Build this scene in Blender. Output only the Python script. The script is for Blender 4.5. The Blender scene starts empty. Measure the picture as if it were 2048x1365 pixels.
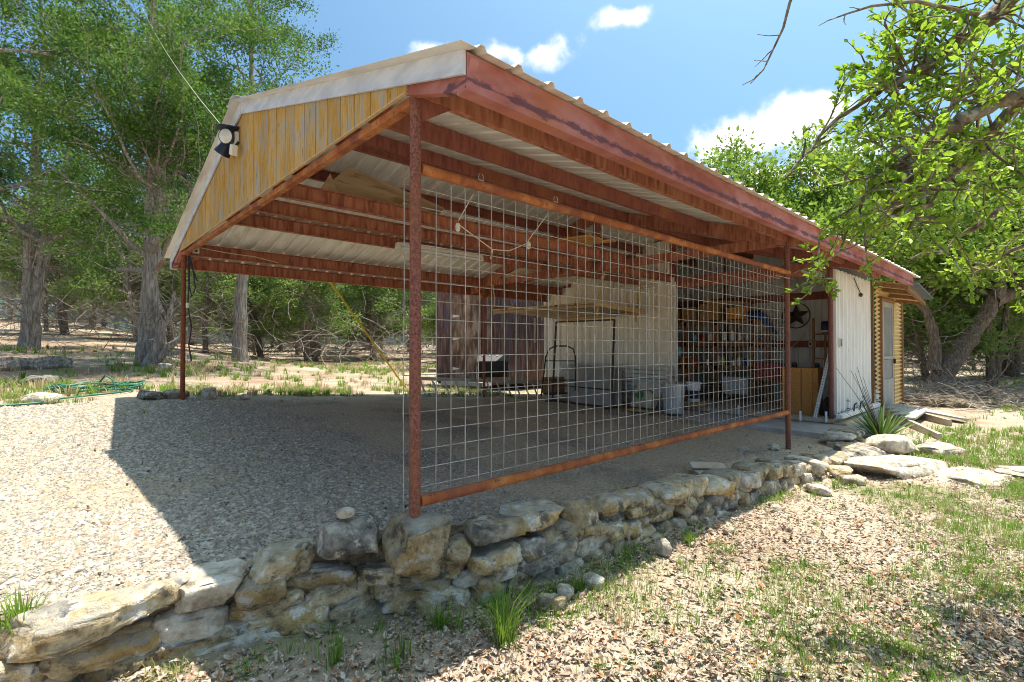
import bpy, bmesh, math, random
import numpy as np
from mathutils import Vector, Matrix, noise as mnoise

rnd = random.Random(7)
rng = np.random.default_rng(7)
SC = bpy.context.scene
COL = SC.collection

# ------------------------------------------------------------------ camera
cam = bpy.data.cameras.new('camera')
cam.lens = 17.766; cam.sensor_width = 36.0; cam.sensor_fit = 'HORIZONTAL'
cam.clip_start = 0.05; cam.clip_end = 2000
camo = bpy.data.objects.new('camera', cam); COL.objects.link(camo)
CAMP = (-1.4504, -2.3121, 0.9087)
camo.location = CAMP
camo.rotation_euler = (math.radians(90 + 0.754), 0, math.radians(47.048 - 90))
SC.camera = camo
CAMV = np.array(CAMP)

# ------------------------------------------------------------------ sun, sky, exposure
SUN = Vector((0.27, -0.03, 1.0)).normalized()
sl = bpy.data.lights.new('sun', 'SUN'); sl.energy = 2.25; sl.angle = math.radians(0.53); sl.color = (1.0, 0.90, 0.765)
so = bpy.data.objects.new('sun', sl); COL.objects.link(so)
so.rotation_euler = SUN.to_track_quat('Z', 'Y').to_euler(); so.location = (0, 0, 30)

W = bpy.data.worlds.new('World'); SC.world = W; W.use_nodes = True
def build_world():
    nt = W.node_tree; N = nt.nodes; L = nt.links; N.clear()
    out = N.new('ShaderNodeOutputWorld'); bg = N.new('ShaderNodeBackground')
    sky = N.new('ShaderNodeTexSky'); sky.sky_type = 'NISHITA'; sky.sun_disc = False
    sky.sun_elevation = math.asin(SUN.z); sky.sun_rotation = math.atan2(SUN.x, SUN.y)
    sky.air_density = 0.6; sky.dust_density = 5.0; sky.ozone_density = 4.5; sky.altitude = 300
    bg.inputs['Strength'].default_value = 0.083
    tc = N.new('ShaderNodeTexCoord')
    def math_(op, a, b=None, c=None):
        n = N.new('ShaderNodeMath'); n.operation = op
        for i, v in enumerate((a, b, c)):
            if v is None: continue
            if isinstance(v, (int, float)): n.inputs[i].default_value = v
            else: L.new(v, n.inputs[i])
        return n.outputs[0]
    nz = N.new('ShaderNodeTexNoise'); nz.inputs['Scale'].default_value = 9; nz.inputs['Detail'].default_value = 8
    nz.inputs['Roughness'].default_value = 0.58
    L.new(tc.outputs['Generated'], nz.inputs['Vector'])
    nz2 = N.new('ShaderNodeTexNoise'); nz2.inputs['Scale'].default_value = 22; nz2.inputs['Detail'].default_value = 6
    L.new(tc.outputs['Generated'], nz2.inputs['Vector'])
    total = None; und = None
    # each cloud: azimuth, elevation, half width, half height (radians), flatness of its base
    for (az, el, hw, hh) in CLOUDS:
        c = Vector((math.cos(az) * math.cos(el), math.sin(az) * math.cos(el), math.sin(el)))
        r = Vector((math.sin(az), -math.cos(az), 0)); u = r.cross(c)
        def dot(v):
            n = N.new('ShaderNodeVectorMath'); n.operation = 'DOT_PRODUCT'
            L.new(tc.outputs['Generated'], n.inputs[0]); n.inputs[1].default_value = v
            return n.outputs['Value']
        du = math_('DIVIDE', dot(r), hw); dv = math_('DIVIDE', dot(u), hh)
        d2 = math_('ADD', math_('MULTIPLY', du, du), math_('MULTIPLY', dv, dv))
        front = math_('GREATER_THAN', dot(c), 0.5)
        m = math_('SUBTRACT', 1.0, math_('SQRT', d2))
        m = math_('ADD', m, math_('MULTIPLY', math_('SUBTRACT', nz.outputs['Fac'], 0.5), 2.0))
        m = math_('ADD', m, math_('MULTIPLY', math_('SUBTRACT', nz2.outputs['Fac'], 0.5), 1.3))
        mr = N.new('ShaderNodeMapRange'); mr.interpolation_type = 'SMOOTHSTEP'
        mr.inputs['From Min'].default_value = 0.08; mr.inputs['From Max'].default_value = 0.75
        L.new(m, mr.inputs['Value'])
        v = math_('MULTIPLY', mr.outputs[0], front)
        # greyer flat base
        b = N.new('ShaderNodeMapRange'); b.inputs['From Min'].default_value = -0.9; b.inputs['From Max'].default_value = 0.2
        b.inputs['To Min'].default_value = 0.0; b.inputs['To Max'].default_value = 1.0; L.new(dv, b.inputs['Value'])
        total = v if total is None else math_('MAXIMUM', total, v)
        und = math_('MULTIPLY', b.outputs[0], v) if und is None else math_('MAXIMUM', und, math_('MULTIPLY', b.outputs[0], v))
    fld = N.new('ShaderNodeTexNoise'); fld.inputs['Scale'].default_value = 3.4; fld.inputs['Detail'].default_value = 9; fld.inputs['Roughness'].default_value = .56  # extra clouds, added only outside the camera's view to brighten the shade
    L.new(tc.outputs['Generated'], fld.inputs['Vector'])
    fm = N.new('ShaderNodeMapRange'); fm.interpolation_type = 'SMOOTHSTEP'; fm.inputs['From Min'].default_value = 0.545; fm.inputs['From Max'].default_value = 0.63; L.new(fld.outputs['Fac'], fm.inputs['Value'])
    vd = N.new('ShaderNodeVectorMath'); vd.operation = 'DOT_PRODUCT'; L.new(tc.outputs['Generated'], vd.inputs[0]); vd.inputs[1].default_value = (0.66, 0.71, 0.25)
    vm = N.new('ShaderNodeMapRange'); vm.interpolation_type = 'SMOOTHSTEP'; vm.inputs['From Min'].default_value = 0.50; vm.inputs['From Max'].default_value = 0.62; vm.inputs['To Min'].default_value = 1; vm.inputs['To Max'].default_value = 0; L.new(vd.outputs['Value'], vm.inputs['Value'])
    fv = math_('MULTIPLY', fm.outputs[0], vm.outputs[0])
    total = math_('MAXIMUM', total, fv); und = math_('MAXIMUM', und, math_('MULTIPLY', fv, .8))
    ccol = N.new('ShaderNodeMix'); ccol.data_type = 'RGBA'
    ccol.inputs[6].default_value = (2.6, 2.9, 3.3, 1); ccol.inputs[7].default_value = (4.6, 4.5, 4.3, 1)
    L.new(und, ccol.inputs[0])
    mix = N.new('ShaderNodeMix'); mix.data_type = 'RGBA'
    tint = N.new('ShaderNodeMix'); tint.data_type = 'RGBA'; tint.blend_type = 'MULTIPLY'; tint.inputs[0].default_value = 1.0
    tint.inputs[7].default_value = (0.50, 0.75, 0.76, 1); L.new(sky.outputs[0], tint.inputs[6])
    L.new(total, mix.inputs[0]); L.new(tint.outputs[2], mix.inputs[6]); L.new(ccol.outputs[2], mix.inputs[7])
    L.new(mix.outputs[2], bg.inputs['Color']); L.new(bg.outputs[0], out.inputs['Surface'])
def px_dir(px, py):
    f = 1010.7; yaw = math.radians(47.048); pit = math.radians(0.754)
    F = np.array([math.cos(yaw) * math.cos(pit), math.sin(yaw) * math.cos(pit), math.sin(pit)])
    R = np.array([math.sin(yaw), -math.cos(yaw), 0]); U = np.cross(R, F)
    d = F + R * (px - 1024) / f - U * (py - 682.5) / f
    d /= np.linalg.norm(d); return math.atan2(d[1], d[0]), math.asin(d[2])
CLOUDS = [(*px_dir(885, 112), 0.085, 0.026), (*px_dir(1010, 105), 0.07, 0.034), (*px_dir(1085, 108), 0.06, 0.034), (*px_dir(1245, 36), 0.05, 0.020),
          (*px_dir(1490, 280), 0.13, 0.055), (*px_dir(1620, 225), 0.10, 0.05), (*px_dir(1560, 350), 0.16, 0.05), (*px_dir(1720, 300), 0.12, 0.06)]
build_world()
SC.render.engine = 'CYCLES'; SC.cycles.filter_width = 1.0; SC.cycles.use_denoising = True
SC.view_settings.view_transform = 'Standard'
try: SC.view_settings.look = 'None'
except Exception: pass
SC.view_settings.exposure = 2.15; SC.view_settings.gamma = 1.0; SC.view_settings.use_curve_mapping = False

# ------------------------------------------------------------------ object helpers
ORG = {}
def tag(o, label=None, cat=None, group=None, kind=None):
    if label: o['label'] = label
    if cat: o['category'] = cat
    if group: o['group'] = group
    if kind: o['kind'] = kind
    return o
def thing(name, label, cat, loc=(0, 0, 0), group=None):
    o = bpy.data.objects.new(name, None); COL.objects.link(o); o.location = loc
    o.empty_display_size = 0.1
    ORG[o.name] = Vector(loc); return tag(o, label, cat, group)
def place_mesh(name, me, parent=None):
    o = bpy.data.objects.new(name, me); COL.objects.link(o)
    if parent is not None: o.parent = parent
    return o

class MB:
    def __init__(s): s.v = []; s.f = []
    def add(s, vs, fs):
        n = len(s.v); s.v += [tuple(map(float, p)) for p in vs]; s.f += [tuple(i + n for i in q) for q in fs]
    def box(s, c, d, rot=None):
        hx, hy, hz = d[0] / 2, d[1] / 2, d[2] / 2
        P = [Vector((x, y, z)) for x in (-hx, hx) for y in (-hy, hy) for z in (-hz, hz)]
        if rot is not None: P = [rot @ p for p in P]
        c = Vector(c); s.add([p + c for p in P], [(0, 1, 3, 2), (4, 6, 7, 5), (0, 4, 5, 1), (2, 3, 7, 6), (0, 2, 6, 4), (1, 5, 7, 3)])
        return s
    def hexa(s, P): # 4 bottom ccw, 4 top ccw
        s.add(P, [(3, 2, 1, 0), (4, 5, 6, 7), (0, 1, 5, 4), (1, 2, 6, 5), (2, 3, 7, 6), (3, 0, 4, 7)]); return s
    def sweep(s, prof, p0, p1, up=(0, 0, 1)):
        p0 = Vector(p0); p1 = Vector(p1); t = (p1 - p0).normalized(); side = t.cross(Vector(up)).normalized(); u = side.cross(t)
        n = len(prof); vs = [p + side * a + u * b for p in (p0, p1) for a, b in prof]
        fs = [(i, (i + 1) % n, n + (i + 1) % n, n + i) for i in range(n)] + [tuple(range(n))[::-1], tuple(range(n, 2 * n))]
        s.add(vs, fs); return s
    def beam(s, p0, p1, w, h, up=(0, 0, 1)):
        return s.sweep([(-w / 2, -h / 2), (w / 2, -h / 2), (w / 2, h / 2), (-w / 2, h / 2)], p0, p1, up)
    def chan(s, p0, p1, h, fl, t=0.006, d=1, up=(0, 0, 1)): # C channel, web at side 0, flanges to d
        q = [(0, 0), (d * fl, 0), (d * fl, t * 1.6), (d * t, t * 1.6), (d * t, h - t * 1.6), (d * fl, h - t * 1.6), (d * fl, h), (0, h)]
        return s.sweep(q if d > 0 else q[::-1], p0, p1, up)
    def tube(s, path, r, k=8, cap=True):
        V, F = tube_np(np.array(path, float), r, k); n = len(s.v)
        s.v += [tuple(p) for p in V.tolist()]; s.f += [tuple(i + n for i in q) for q in F.tolist()]
        if cap:
            m = len(path); s.f.append(tuple(n + i for i in range(k))[::-1]); s.f.append(tuple(n + (m - 1) * k + i for i in range(k)))
        return s
    def lathe(s, prof, c, k=20, axis=None):
        M = Matrix.Identity(3) if axis is None else Vector((0, 0, 1)).rotation_difference(Vector(axis)).to_matrix()
        c = Vector(c); n = len(prof); vs = []
        for i in range(k):
            a = 2 * math.pi * i / k
            for r, z in prof: vs.append(c + M @ Vector((r * math.cos(a), r * math.sin(a), z)))
        fs = [(i * n + j, ((i + 1) % k) * n + j, ((i + 1) % k) * n + j + 1, i * n + j + 1) for i in range(k) for j in range(n - 1)]
        s.add(vs, fs); return s
    def build(s, name, m, parent=None, smooth=False, bevel=0):
        me = bpy.data.meshes.new(name)
        o = Vector((0, 0, 0))
        if parent is not None: o = ORG.get(parent.name, o)
        V = [(a - o.x, b - o.y, c - o.z) for a, b, c in s.v]
        me.from_pydata(V, [], s.f); me.validate(verbose=False)
        bm = bmesh.new(); bm.from_mesh(me); bmesh.ops.recalc_face_normals(bm, faces=bm.faces)
        if bevel: bmesh.ops.bevel(bm, geom=bm.edges[:], offset=bevel, segments=1, affect='EDGES')
        bm.to_mesh(me); bm.free()
        if smooth:
            me.polygons.foreach_set('use_smooth', [True] * len(me.polygons))
            try: me.set_sharp_from_angle(angle=math.radians(40))
            except Exception: pass
        if m is not None: me.materials.append(m)
        ob = place_mesh(name, me, parent); ORG[ob.name] = o
        return ob

def tube_np(P, r, k):
    n = len(P); r = np.broadcast_to(np.asarray(r, float), (n,))
    T = np.gradient(P, axis=0); T /= np.linalg.norm(T, axis=1, keepdims=True) + 1e-9
    ref = np.array([0.0, 0.0, 1.0]) if abs(T[0, 2]) < 0.9 else np.array([1.0, 0.0, 0.0])
    A = np.cross(T, ref); A /= np.linalg.norm(A, axis=1, keepdims=True) + 1e-9; B = np.cross(T, A)
    a = np.arange(k) * 2 * math.pi / k
    V = P[:, None, :] + r[:, None, None] * (A[:, None, :] * np.cos(a)[None, :, None] + B[:, None, :] * np.sin(a)[None, :, None])
    i = np.arange(n - 1)[:, None] * k; j = np.arange(k)[None, :]; j2 = (j + 1) % k
    F = np.stack([i + j, i + j2, i + k + j2, i + k + j], -1).reshape(-1, 4)
    return V.reshape(-1, 3), F

class NB: # fast numpy quads/tris mesh builder
    def __init__(s): s.V = []; s.F = []; s.n = 0
    def add(s, V, F): s.V.append(V); s.F.append(F + s.n); s.n += len(V)
    def tube(s, P, r, k=4): s.add(*tube_np(np.asarray(P, float), r, k))
    def mesh(s, name, m, smooth=False):
        me = bpy.data.meshes.new(name)
        V = np.concatenate(s.V).astype(np.float32)
        me.vertices.add(len(V)); me.vertices.foreach_set('co', V.ravel())
        nl = sum(f.size for f in s.F); npoly = sum(len(f) for f in s.F)
        me.loops.add(nl); me.polygons.add(npoly)
        me.loops.foreach_set('vertex_index', np.concatenate([f.ravel() for f in s.F]).astype(np.int32))
        tot = np.concatenate([np.full(len(f), f.shape[1]) for f in s.F]).astype(np.int32)
        st = np.concatenate([[0], np.cumsum(tot)[:-1]]).astype(np.int32)
        me.polygons.foreach_set('loop_start', st)
        try: me.polygons.foreach_set('loop_total', tot)
        except Exception: pass
        if smooth: me.polygons.foreach_set('use_smooth', np.ones(npoly, bool))
        me.update(calc_edges=True)
        if m is not None: me.materials.append(m)
        return me

# ------------------------------------------------------------------ materials
def ramp_fill(r, cols):
    e = r.color_ramp.elements
    while len(e) > 1: e.remove(e[-1])
    for i, (p, c) in enumerate(cols):
        q = e[0] if i == 0 else e.new(p)
        q.position = p; q.color = (*c, 1)
def mat(name, cols, scale=5.0, detail=5, rough=0.75, stretch=(1, 1, 1), bump=0.0, bscale=None, bdist=0.01, metal=0.0,
        spec=0.3, rand=0.0, patch=None, trans=0.0, layers=(), top=None, offs=True, rnoise=0.55, vorbump=0, alpha=None):
    """noise -> colour ramp, extra layers (cols rgb, scale, lo, hi, stretch, amount), bump; all on real surfaces"""
    m = bpy.data.materials.new(name); m.use_nodes = True; nt = m.node_tree; N = nt.nodes; L = nt.links
    bs = N['Principled BSDF']; out = N['Material Output']
    tc = N.new('ShaderNodeTexCoord'); co = tc.outputs['Object']
    oi = N.new('ShaderNodeObjectInfo')
    if offs:
        ad = N.new('ShaderNodeVectorMath'); ad.operation = 'MULTIPLY_ADD'
        cb = N.new('ShaderNodeCombineXYZ')
        for k, q in enumerate((37.0, 53.0, 71.0)):
            mm = N.new('ShaderNodeMath'); mm.operation = 'MULTIPLY'; mm.inputs[1].default_value = q
            L.new(oi.outputs['Random'], mm.inputs[0]); L.new(mm.outputs[0], cb.inputs[k])
        va = N.new('ShaderNodeVectorMath'); va.operation = 'ADD'; L.new(co, va.inputs[0]); L.new(cb.outputs[0], va.inputs[1])
        co = va.outputs[0]
    def noise(sc, st=(1, 1, 1), det=detail, ro=rnoise):
        mp = N.new('ShaderNodeMapping'); mp.inputs['Scale'].default_value = st; L.new(co, mp.inputs['Vector'])
        n = N.new('ShaderNodeTexNoise'); n.inputs['Scale'].default_value = sc; n.inputs['Detail'].default_value = det
        n.inputs['Roughness'].default_value = ro; L.new(mp.outputs[0], n.inputs['Vector']); return n.outputs['Fac']
    r = N.new('ShaderNodeValToRGB'); ramp_fill(r, cols); f0 = noise(scale, stretch); L.new(f0, r.inputs[0]); c = r.outputs[0]
    for ly in layers:
        rgb, sc, lo, hi = ly[:4]; st = ly[4] if len(ly) > 4 else (1, 1, 1); amt = ly[5] if len(ly) > 5 else 1.0
        mr = N.new('ShaderNodeMapRange'); mr.inputs['From Min'].default_value = lo; mr.inputs['From Max'].default_value = hi
        mr.inputs['To Max'].default_value = amt
        L.new(noise(sc, st), mr.inputs['Value'])
        mx = N.new('ShaderNodeMix'); mx.data_type = 'RGBA'; L.new(mr.outputs[0], mx.inputs[0]); L.new(c, mx.inputs[6])
        mx.inputs[7].default_value = (*rgb, 1); c = mx.outputs[2]
    if top:
        ge = N.new('ShaderNodeNewGeometry'); sp = N.new('ShaderNodeSeparateXYZ'); L.new(ge.outputs['True Normal'], sp.inputs[0])
        mr = N.new('ShaderNodeMapRange'); mr.inputs['From Min'].default_value = .35; mr.inputs['From Max'].default_value = .8; L.new(sp.outputs['Z'], mr.inputs['Value'])
        m2 = N.new('ShaderNodeMapRange'); m2.inputs['From Min'].default_value = .36; m2.inputs['From Max'].default_value = .56; m2.inputs['To Max'].default_value = top[1]; L.new(noise(6), m2.inputs['Value'])
        mm = N.new('ShaderNodeMath'); mm.operation = 'MULTIPLY'; L.new(mr.outputs[0], mm.inputs[0]); L.new(m2.outputs[0], mm.inputs[1])
        mx = N.new('ShaderNodeMix'); mx.data_type = 'RGBA'; L.new(mm.outputs[0], mx.inputs[0]); L.new(c, mx.inputs[6]); mx.inputs[7].default_value = (*top[0], 1); c = mx.outputs[2]
    if rand:
        h = N.new('ShaderNodeHueSaturation'); mr = N.new('ShaderNodeMapRange')
        mr.inputs['To Min'].default_value = 1 - rand; mr.inputs['To Max'].default_value = 1 + rand
        L.new(oi.outputs['Random'], mr.inputs['Value']); L.new(mr.outputs[0], h.inputs['Value']); L.new(c, h.inputs['Color']); c = h.outputs[0]
    L.new(c, bs.inputs['Base Color'])
    bs.inputs['Roughness'].default_value = rough; bs.inputs['Metallic'].default_value = metal
    bs.inputs['Specular IOR Level'].default_value = spec
    if bump:
        b = N.new('ShaderNodeBump'); b.inputs['Strength'].default_value = bump; b.inputs['Distance'].default_value = bdist
        if vorbump:
            v = N.new('ShaderNodeTexVoronoi'); v.inputs['Scale'].default_value = vorbump; L.new(co, v.inputs['Vector'])
            L.new(v.outputs['Distance'], b.inputs['Height'])
        else:
            L.new(noise(bscale or scale * 3, stretch, 8, 0.65), b.inputs['Height'])
        L.new(b.outputs[0], bs.inputs['Normal'])
    if trans:
        tr = N.new('ShaderNodeBsdfTranslucent'); L.new(c, tr.inputs['Color'])
        ms = N.new('ShaderNodeMixShader'); ms.inputs[0].default_value = trans
        L.new(bs.outputs[0], ms.inputs[1]); L.new(tr.outputs[0], ms.inputs[2]); L.new(ms.outputs[0], out.inputs['Surface'])
    m['c'] = 1
    return m

M = {}
M['rust_beam'] = mat('rust_beam', [(0.38, (0.25, 0.083, 0.053)), (0.5, (0.36, 0.132, 0.082)), (0.62, (0.43, 0.19, 0.115))], 4, stretch=(6, 6, .8), rough=.8, bump=.15, bscale=60, spec=.2,
    layers=[((0.40, 0.175, 0.075), 1.4, .52, .70, (1, 1, 1), .5), ((0.13, 0.045, 0.035), 12, .55, .68, (1, 1, .3), .7)], offs=True)
M['rust_dark'] = mat('rust_dark', [(0.38, (0.21, 0.065, 0.05)), (0.62, (0.32, 0.11, 0.078))], 5, stretch=(5, 5, 1), rough=.75, bump=.15, bscale=60,
    layers=[((0.34, 0.13, 0.06), 2, .52, .7)])
M['rust_orange'] = mat('rust_orange', [(0.38, (0.26, 0.08, 0.03)), (0.5, (0.37, 0.125, 0.04)), (0.62, (0.44, 0.185, 0.07))], 7, rough=.85, bump=.2, bscale=90, spec=.2,
    layers=[((0.22, 0.075, 0.045), 3, .50, .64), ((0.14, 0.05, 0.03), 40, .58, .70)])
M['rust_post'] = mat('rust_post', [(0.35, (0.10, 0.04, 0.035)), (0.5, (0.19, 0.075, 0.06)), (0.65, (0.27, 0.115, 0.085))], 70, detail=3, rough=.9, bump=.4, bscale=120,
    layers=[((0.24, 0.09, 0.035), 2.5, .5, .7, (1, 1, .5), .6)])
M['rust_post_low'] = M['rust_post']
M['rust_orange_post'] = mat('rust_orange_post', [(0.35, (0.15, 0.04, 0.02)), (0.65, (0.26, 0.08, 0.03))], 30, rough=.85, bump=.3, bscale=100)
M['fascia'] = mat('fascia', [(0.38, (0.30, 0.10, 0.075)), (0.5, (0.37, 0.14, 0.12)), (0.62, (0.42, 0.19, 0.18))], 3, stretch=(1, 1, 2), rough=.8, bump=.08, bscale=50, spec=.15,
    layers=[((0.40, 0.15, 0.07), 1.2, .52, .68)], offs=False)
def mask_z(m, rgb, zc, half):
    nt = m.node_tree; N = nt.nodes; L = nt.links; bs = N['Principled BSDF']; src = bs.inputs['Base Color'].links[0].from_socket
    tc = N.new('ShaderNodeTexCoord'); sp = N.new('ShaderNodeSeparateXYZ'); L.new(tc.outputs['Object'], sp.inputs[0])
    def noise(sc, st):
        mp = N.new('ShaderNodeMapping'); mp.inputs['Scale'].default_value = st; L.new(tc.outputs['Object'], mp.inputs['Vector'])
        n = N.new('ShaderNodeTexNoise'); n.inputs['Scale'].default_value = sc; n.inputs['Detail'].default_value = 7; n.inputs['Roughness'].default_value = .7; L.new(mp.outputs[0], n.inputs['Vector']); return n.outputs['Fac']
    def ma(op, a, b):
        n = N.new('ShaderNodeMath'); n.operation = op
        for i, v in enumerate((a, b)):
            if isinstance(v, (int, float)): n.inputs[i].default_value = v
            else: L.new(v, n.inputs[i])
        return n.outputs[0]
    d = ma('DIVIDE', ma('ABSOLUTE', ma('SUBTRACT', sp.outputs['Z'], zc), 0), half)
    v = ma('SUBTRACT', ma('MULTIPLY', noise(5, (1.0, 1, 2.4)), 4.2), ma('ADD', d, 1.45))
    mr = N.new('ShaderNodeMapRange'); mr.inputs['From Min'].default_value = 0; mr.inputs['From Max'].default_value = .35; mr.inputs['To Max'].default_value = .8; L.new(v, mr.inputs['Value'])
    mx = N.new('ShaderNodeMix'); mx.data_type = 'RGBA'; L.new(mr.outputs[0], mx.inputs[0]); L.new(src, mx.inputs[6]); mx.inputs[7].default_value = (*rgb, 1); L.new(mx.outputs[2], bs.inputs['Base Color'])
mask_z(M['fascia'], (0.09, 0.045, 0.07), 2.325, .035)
M['galv_trim'] = mat('galv_trim', [(0.38, (0.46, 0.48, 0.53)), (0.62, (0.60, 0.62, 0.66))], 4, stretch=(1, 1, 3), rough=.5, spec=.4, bump=.05, bscale=10,
    layers=[((0.40, 0.33, 0.25), 6, .62, .74)])
M['roof_sheet'] = mat('roof_sheet', [(0.38, (0.64, 0.60, 0.545)), (0.62, (0.78, 0.75, 0.70))], 3, stretch=(4, .6, 1), rough=.45, metal=.1, spec=.5, rand=.07,
    layers=[((0.42, 0.34, 0.26), 2.5, .54, .72, (3, .7, 1), .6)])
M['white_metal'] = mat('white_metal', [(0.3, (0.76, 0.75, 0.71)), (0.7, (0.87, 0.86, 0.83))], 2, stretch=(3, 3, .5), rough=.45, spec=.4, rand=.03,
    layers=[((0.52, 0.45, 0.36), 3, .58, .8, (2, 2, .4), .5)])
M['beige_metal'] = mat('beige_metal', [(0.38, (0.74, 0.68, 0.57)), (0.62, (0.86, 0.81, 0.71))], 2, stretch=(3, 3, .5), rough=.5, spec=.35, rand=.04,
    layers=[((0.56, 0.48, 0.37), 3, .56, .74, (2, 2, .4), .5)])
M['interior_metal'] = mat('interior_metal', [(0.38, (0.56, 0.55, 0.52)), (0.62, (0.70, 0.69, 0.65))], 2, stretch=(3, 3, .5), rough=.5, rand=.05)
M['yellow_metal'] = mat('yellow_metal', [(0.3, (0.55, 0.40, 0.17)), (0.7, (0.66, 0.50, 0.24))], 2, stretch=(.6, .6, 3), rough=.5, rand=.05,
    layers=[((0.40, 0.22, 0.08), 4, .6, .8)])
M['brown_trim'] = mat('brown_trim', [(0.3, (0.20, 0.10, 0.045)), (0.7, (0.30, 0.16, 0.075))], 6, stretch=(3, 3, .5), rough=.7, bump=.1)
M['gable_wood'] = mat('gable_wood', [(0.36, (0.33, 0.30, 0.26)), (0.44, (0.40, 0.32, 0.21)), (0.50, (0.50, 0.30, 0.085)), (0.62, (0.47, 0.235, 0.03))], 3.2, detail=9, rnoise=.66,
    stretch=(3, 3, .9), rough=.95, spec=.1, bump=.8, bscale=8, bdist=.01, rand=.10,
    layers=[((0.40, 0.375, 0.34), 20, .53, .63, (4, 4, .35), .65), ((0.15, 0.10, 0.05), 24, .53, .63, (4, 4, .14), .5), ((0.10, 0.07, 0.04), 7, .62, .68, (3, 3, 1), .6)])
M['pine'] = mat('pine', [(0.3, (0.42, 0.27, 0.13)), (0.7, (0.55, 0.39, 0.21))], 4, stretch=(1, 6, 6), rough=.75, bump=.1, rand=.12,
    layers=[((0.28, 0.16, 0.08), 12, .58, .74, (.3, 3, 3), .6)])
M['plywood'] = mat('plywood', [(0.3, (0.46, 0.32, 0.19)), (0.5, (0.56, 0.41, 0.26)), (0.7, (0.62, 0.48, 0.32))], 3, stretch=(.6, 3, 3), rough=.8, bump=.05, rand=.05,
    layers=[((0.30, 0.17, 0.08), 5, .57, .62, (.5, 2.2, 2.2), .7)])
M['orange_wood'] = mat('orange_wood', [(0.3, (0.48, 0.22, 0.06)), (0.7, (0.60, 0.32, 0.11))], 5, stretch=(1, 5, 5), rough=.7, rand=.1)
M['grey_wood'] = mat('grey_wood', [(0.3, (0.30, 0.28, 0.25)), (0.7, (0.46, 0.44, 0.40))], 5, stretch=(1, 6, 6), rough=.9, bump=.3, bscale=20, rand=.1)
M['old_wood'] = mat('old_wood', [(0.3, (0.38, 0.31, 0.24)), (0.7, (0.52, 0.46, 0.38))], 5, stretch=(1, 6, 6), rough=.9, bump=.3, bscale=20, rand=.1,
    layers=[((0.40, 0.24, 0.12), 3, .5, .7)])
M['shed_wood'] = mat('shed_wood', [(0.38, (0.065, 0.04, 0.04)), (0.5, (0.125, 0.072, 0.062)), (0.62, (0.20, 0.125, 0.10))], 4, stretch=(5, 5, .5), rough=.8, bump=.3, bscale=16,
    layers=[((0.10, 0.08, 0.13), 1.0, .52, .7, (1, 1, 1), .8), ((0.26, 0.20, 0.15), 14, .6, .75, (2, 2, .12), .7)], rand=.1)
M['shed_door'] = mat('shed_door', [(0.38, (0.10, 0.06, 0.042)), (0.5, (0.19, 0.12, 0.085)), (0.62, (0.33, 0.245, 0.18))], 3, stretch=(3, 3, .8), rough=.85, bump=.25, bscale=16)
M['concrete'] = mat('concrete', [(0.3, (0.36, 0.34, 0.31)), (0.7, (0.50, 0.48, 0.45))], 4, rough=.9, bump=.15, bscale=40, layers=[((0.25, 0.21, 0.16), 2, .55, .75, (1, 1, 1), .5)])
M['stucco'] = mat('stucco', [(0.3, (0.42, 0.31, 0.17)), (0.7, (0.55, 0.45, 0.29))], 3, rough=.95, bump=.3, bscale=40, layers=[((0.50, 0.48, 0.44), 2, .5, .66)])
ST = [(0.36, (0.17, 0.13, 0.08)), (0.45, (0.48, 0.375, 0.22)), (0.53, (0.63, 0.51, 0.31)), (0.62, (0.76, 0.68, 0.52))]
M['limestone'] = mat('limestone', ST, 9, detail=10, rough=.95, bump=1, bscale=26, bdist=.05, top=((0.40, 0.385, 0.35), .7), rand=.24, rnoise=.66,
    layers=[((0.48, 0.29, 0.075), 3.4, .50, .64, (1, 1, 1), .75), ((0.74, 0.71, 0.65), 9, .55, .61, (1, 1, 1), .85), ((0.085, 0.08, 0.075), 8, .55, .62, (1, 1, 1), .85), ((0.07, 0.065, 0.06), 48, .60, .66, (1, 1, 1), .7)])
M['dark_stone'] = mat('dark_stone', [(0.38, (0.10, 0.093, 0.085)), (0.5, (0.26, 0.24, 0.205)), (0.62, (0.50, 0.46, 0.39))], 9, detail=10, rough=.95, bump=1, bscale=26, bdist=.05, rand=.12, rnoise=.66,
    layers=[((0.52, 0.37, 0.15), 3, .50, .62, (1, 1, 1), .8), ((0.68, 0.65, 0.58), 12, .56, .62, (1, 1, 1), .8)])
M['white_stone'] = mat('white_stone', [(0.38, (0.34, 0.29, 0.22)), (0.5, (0.58, 0.52, 0.42)), (0.62, (0.74, 0.69, 0.60))], 10, detail=10, rough=.95, bump=1, bscale=26, bdist=.04, rand=.1, rnoise=.66,
    layers=[((0.20, 0.17, 0.13), 8, .55, .63, (1, 1, 1), .8), ((0.50, 0.33, 0.16), 4, .54, .66, (1, 1, 1), .6)])
M['mortar'] = mat('mortar', [(0.38, (0.09, 0.07, 0.045)), (0.5, (0.20, 0.16, 0.10)), (0.62, (0.34, 0.29, 0.2))], 12, detail=10, rough=1, bump=1, bscale=24, bdist=.04, rnoise=.66)
M['bark_grey'] = mat('bark_grey', [(0.3, (0.12, 0.10, 0.085)), (0.5, (0.30, 0.265, 0.23)), (0.7, (0.50, 0.46, 0.41))], 9, stretch=(3, 3, .35), rough=.95, bump=1, bscale=12, bdist=.04,
    layers=[((0.28, 0.16, 0.10), 3, .58, .75)])
M['bark_dark'] = mat('bark_dark', [(0.3, (0.07, 0.052, 0.04)), (0.5, (0.18, 0.135, 0.10)), (0.7, (0.32, 0.255, 0.20))], 12, stretch=(2.5, 2.5, .6), rough=.95, bump=1, bscale=16, bdist=.03)
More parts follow.
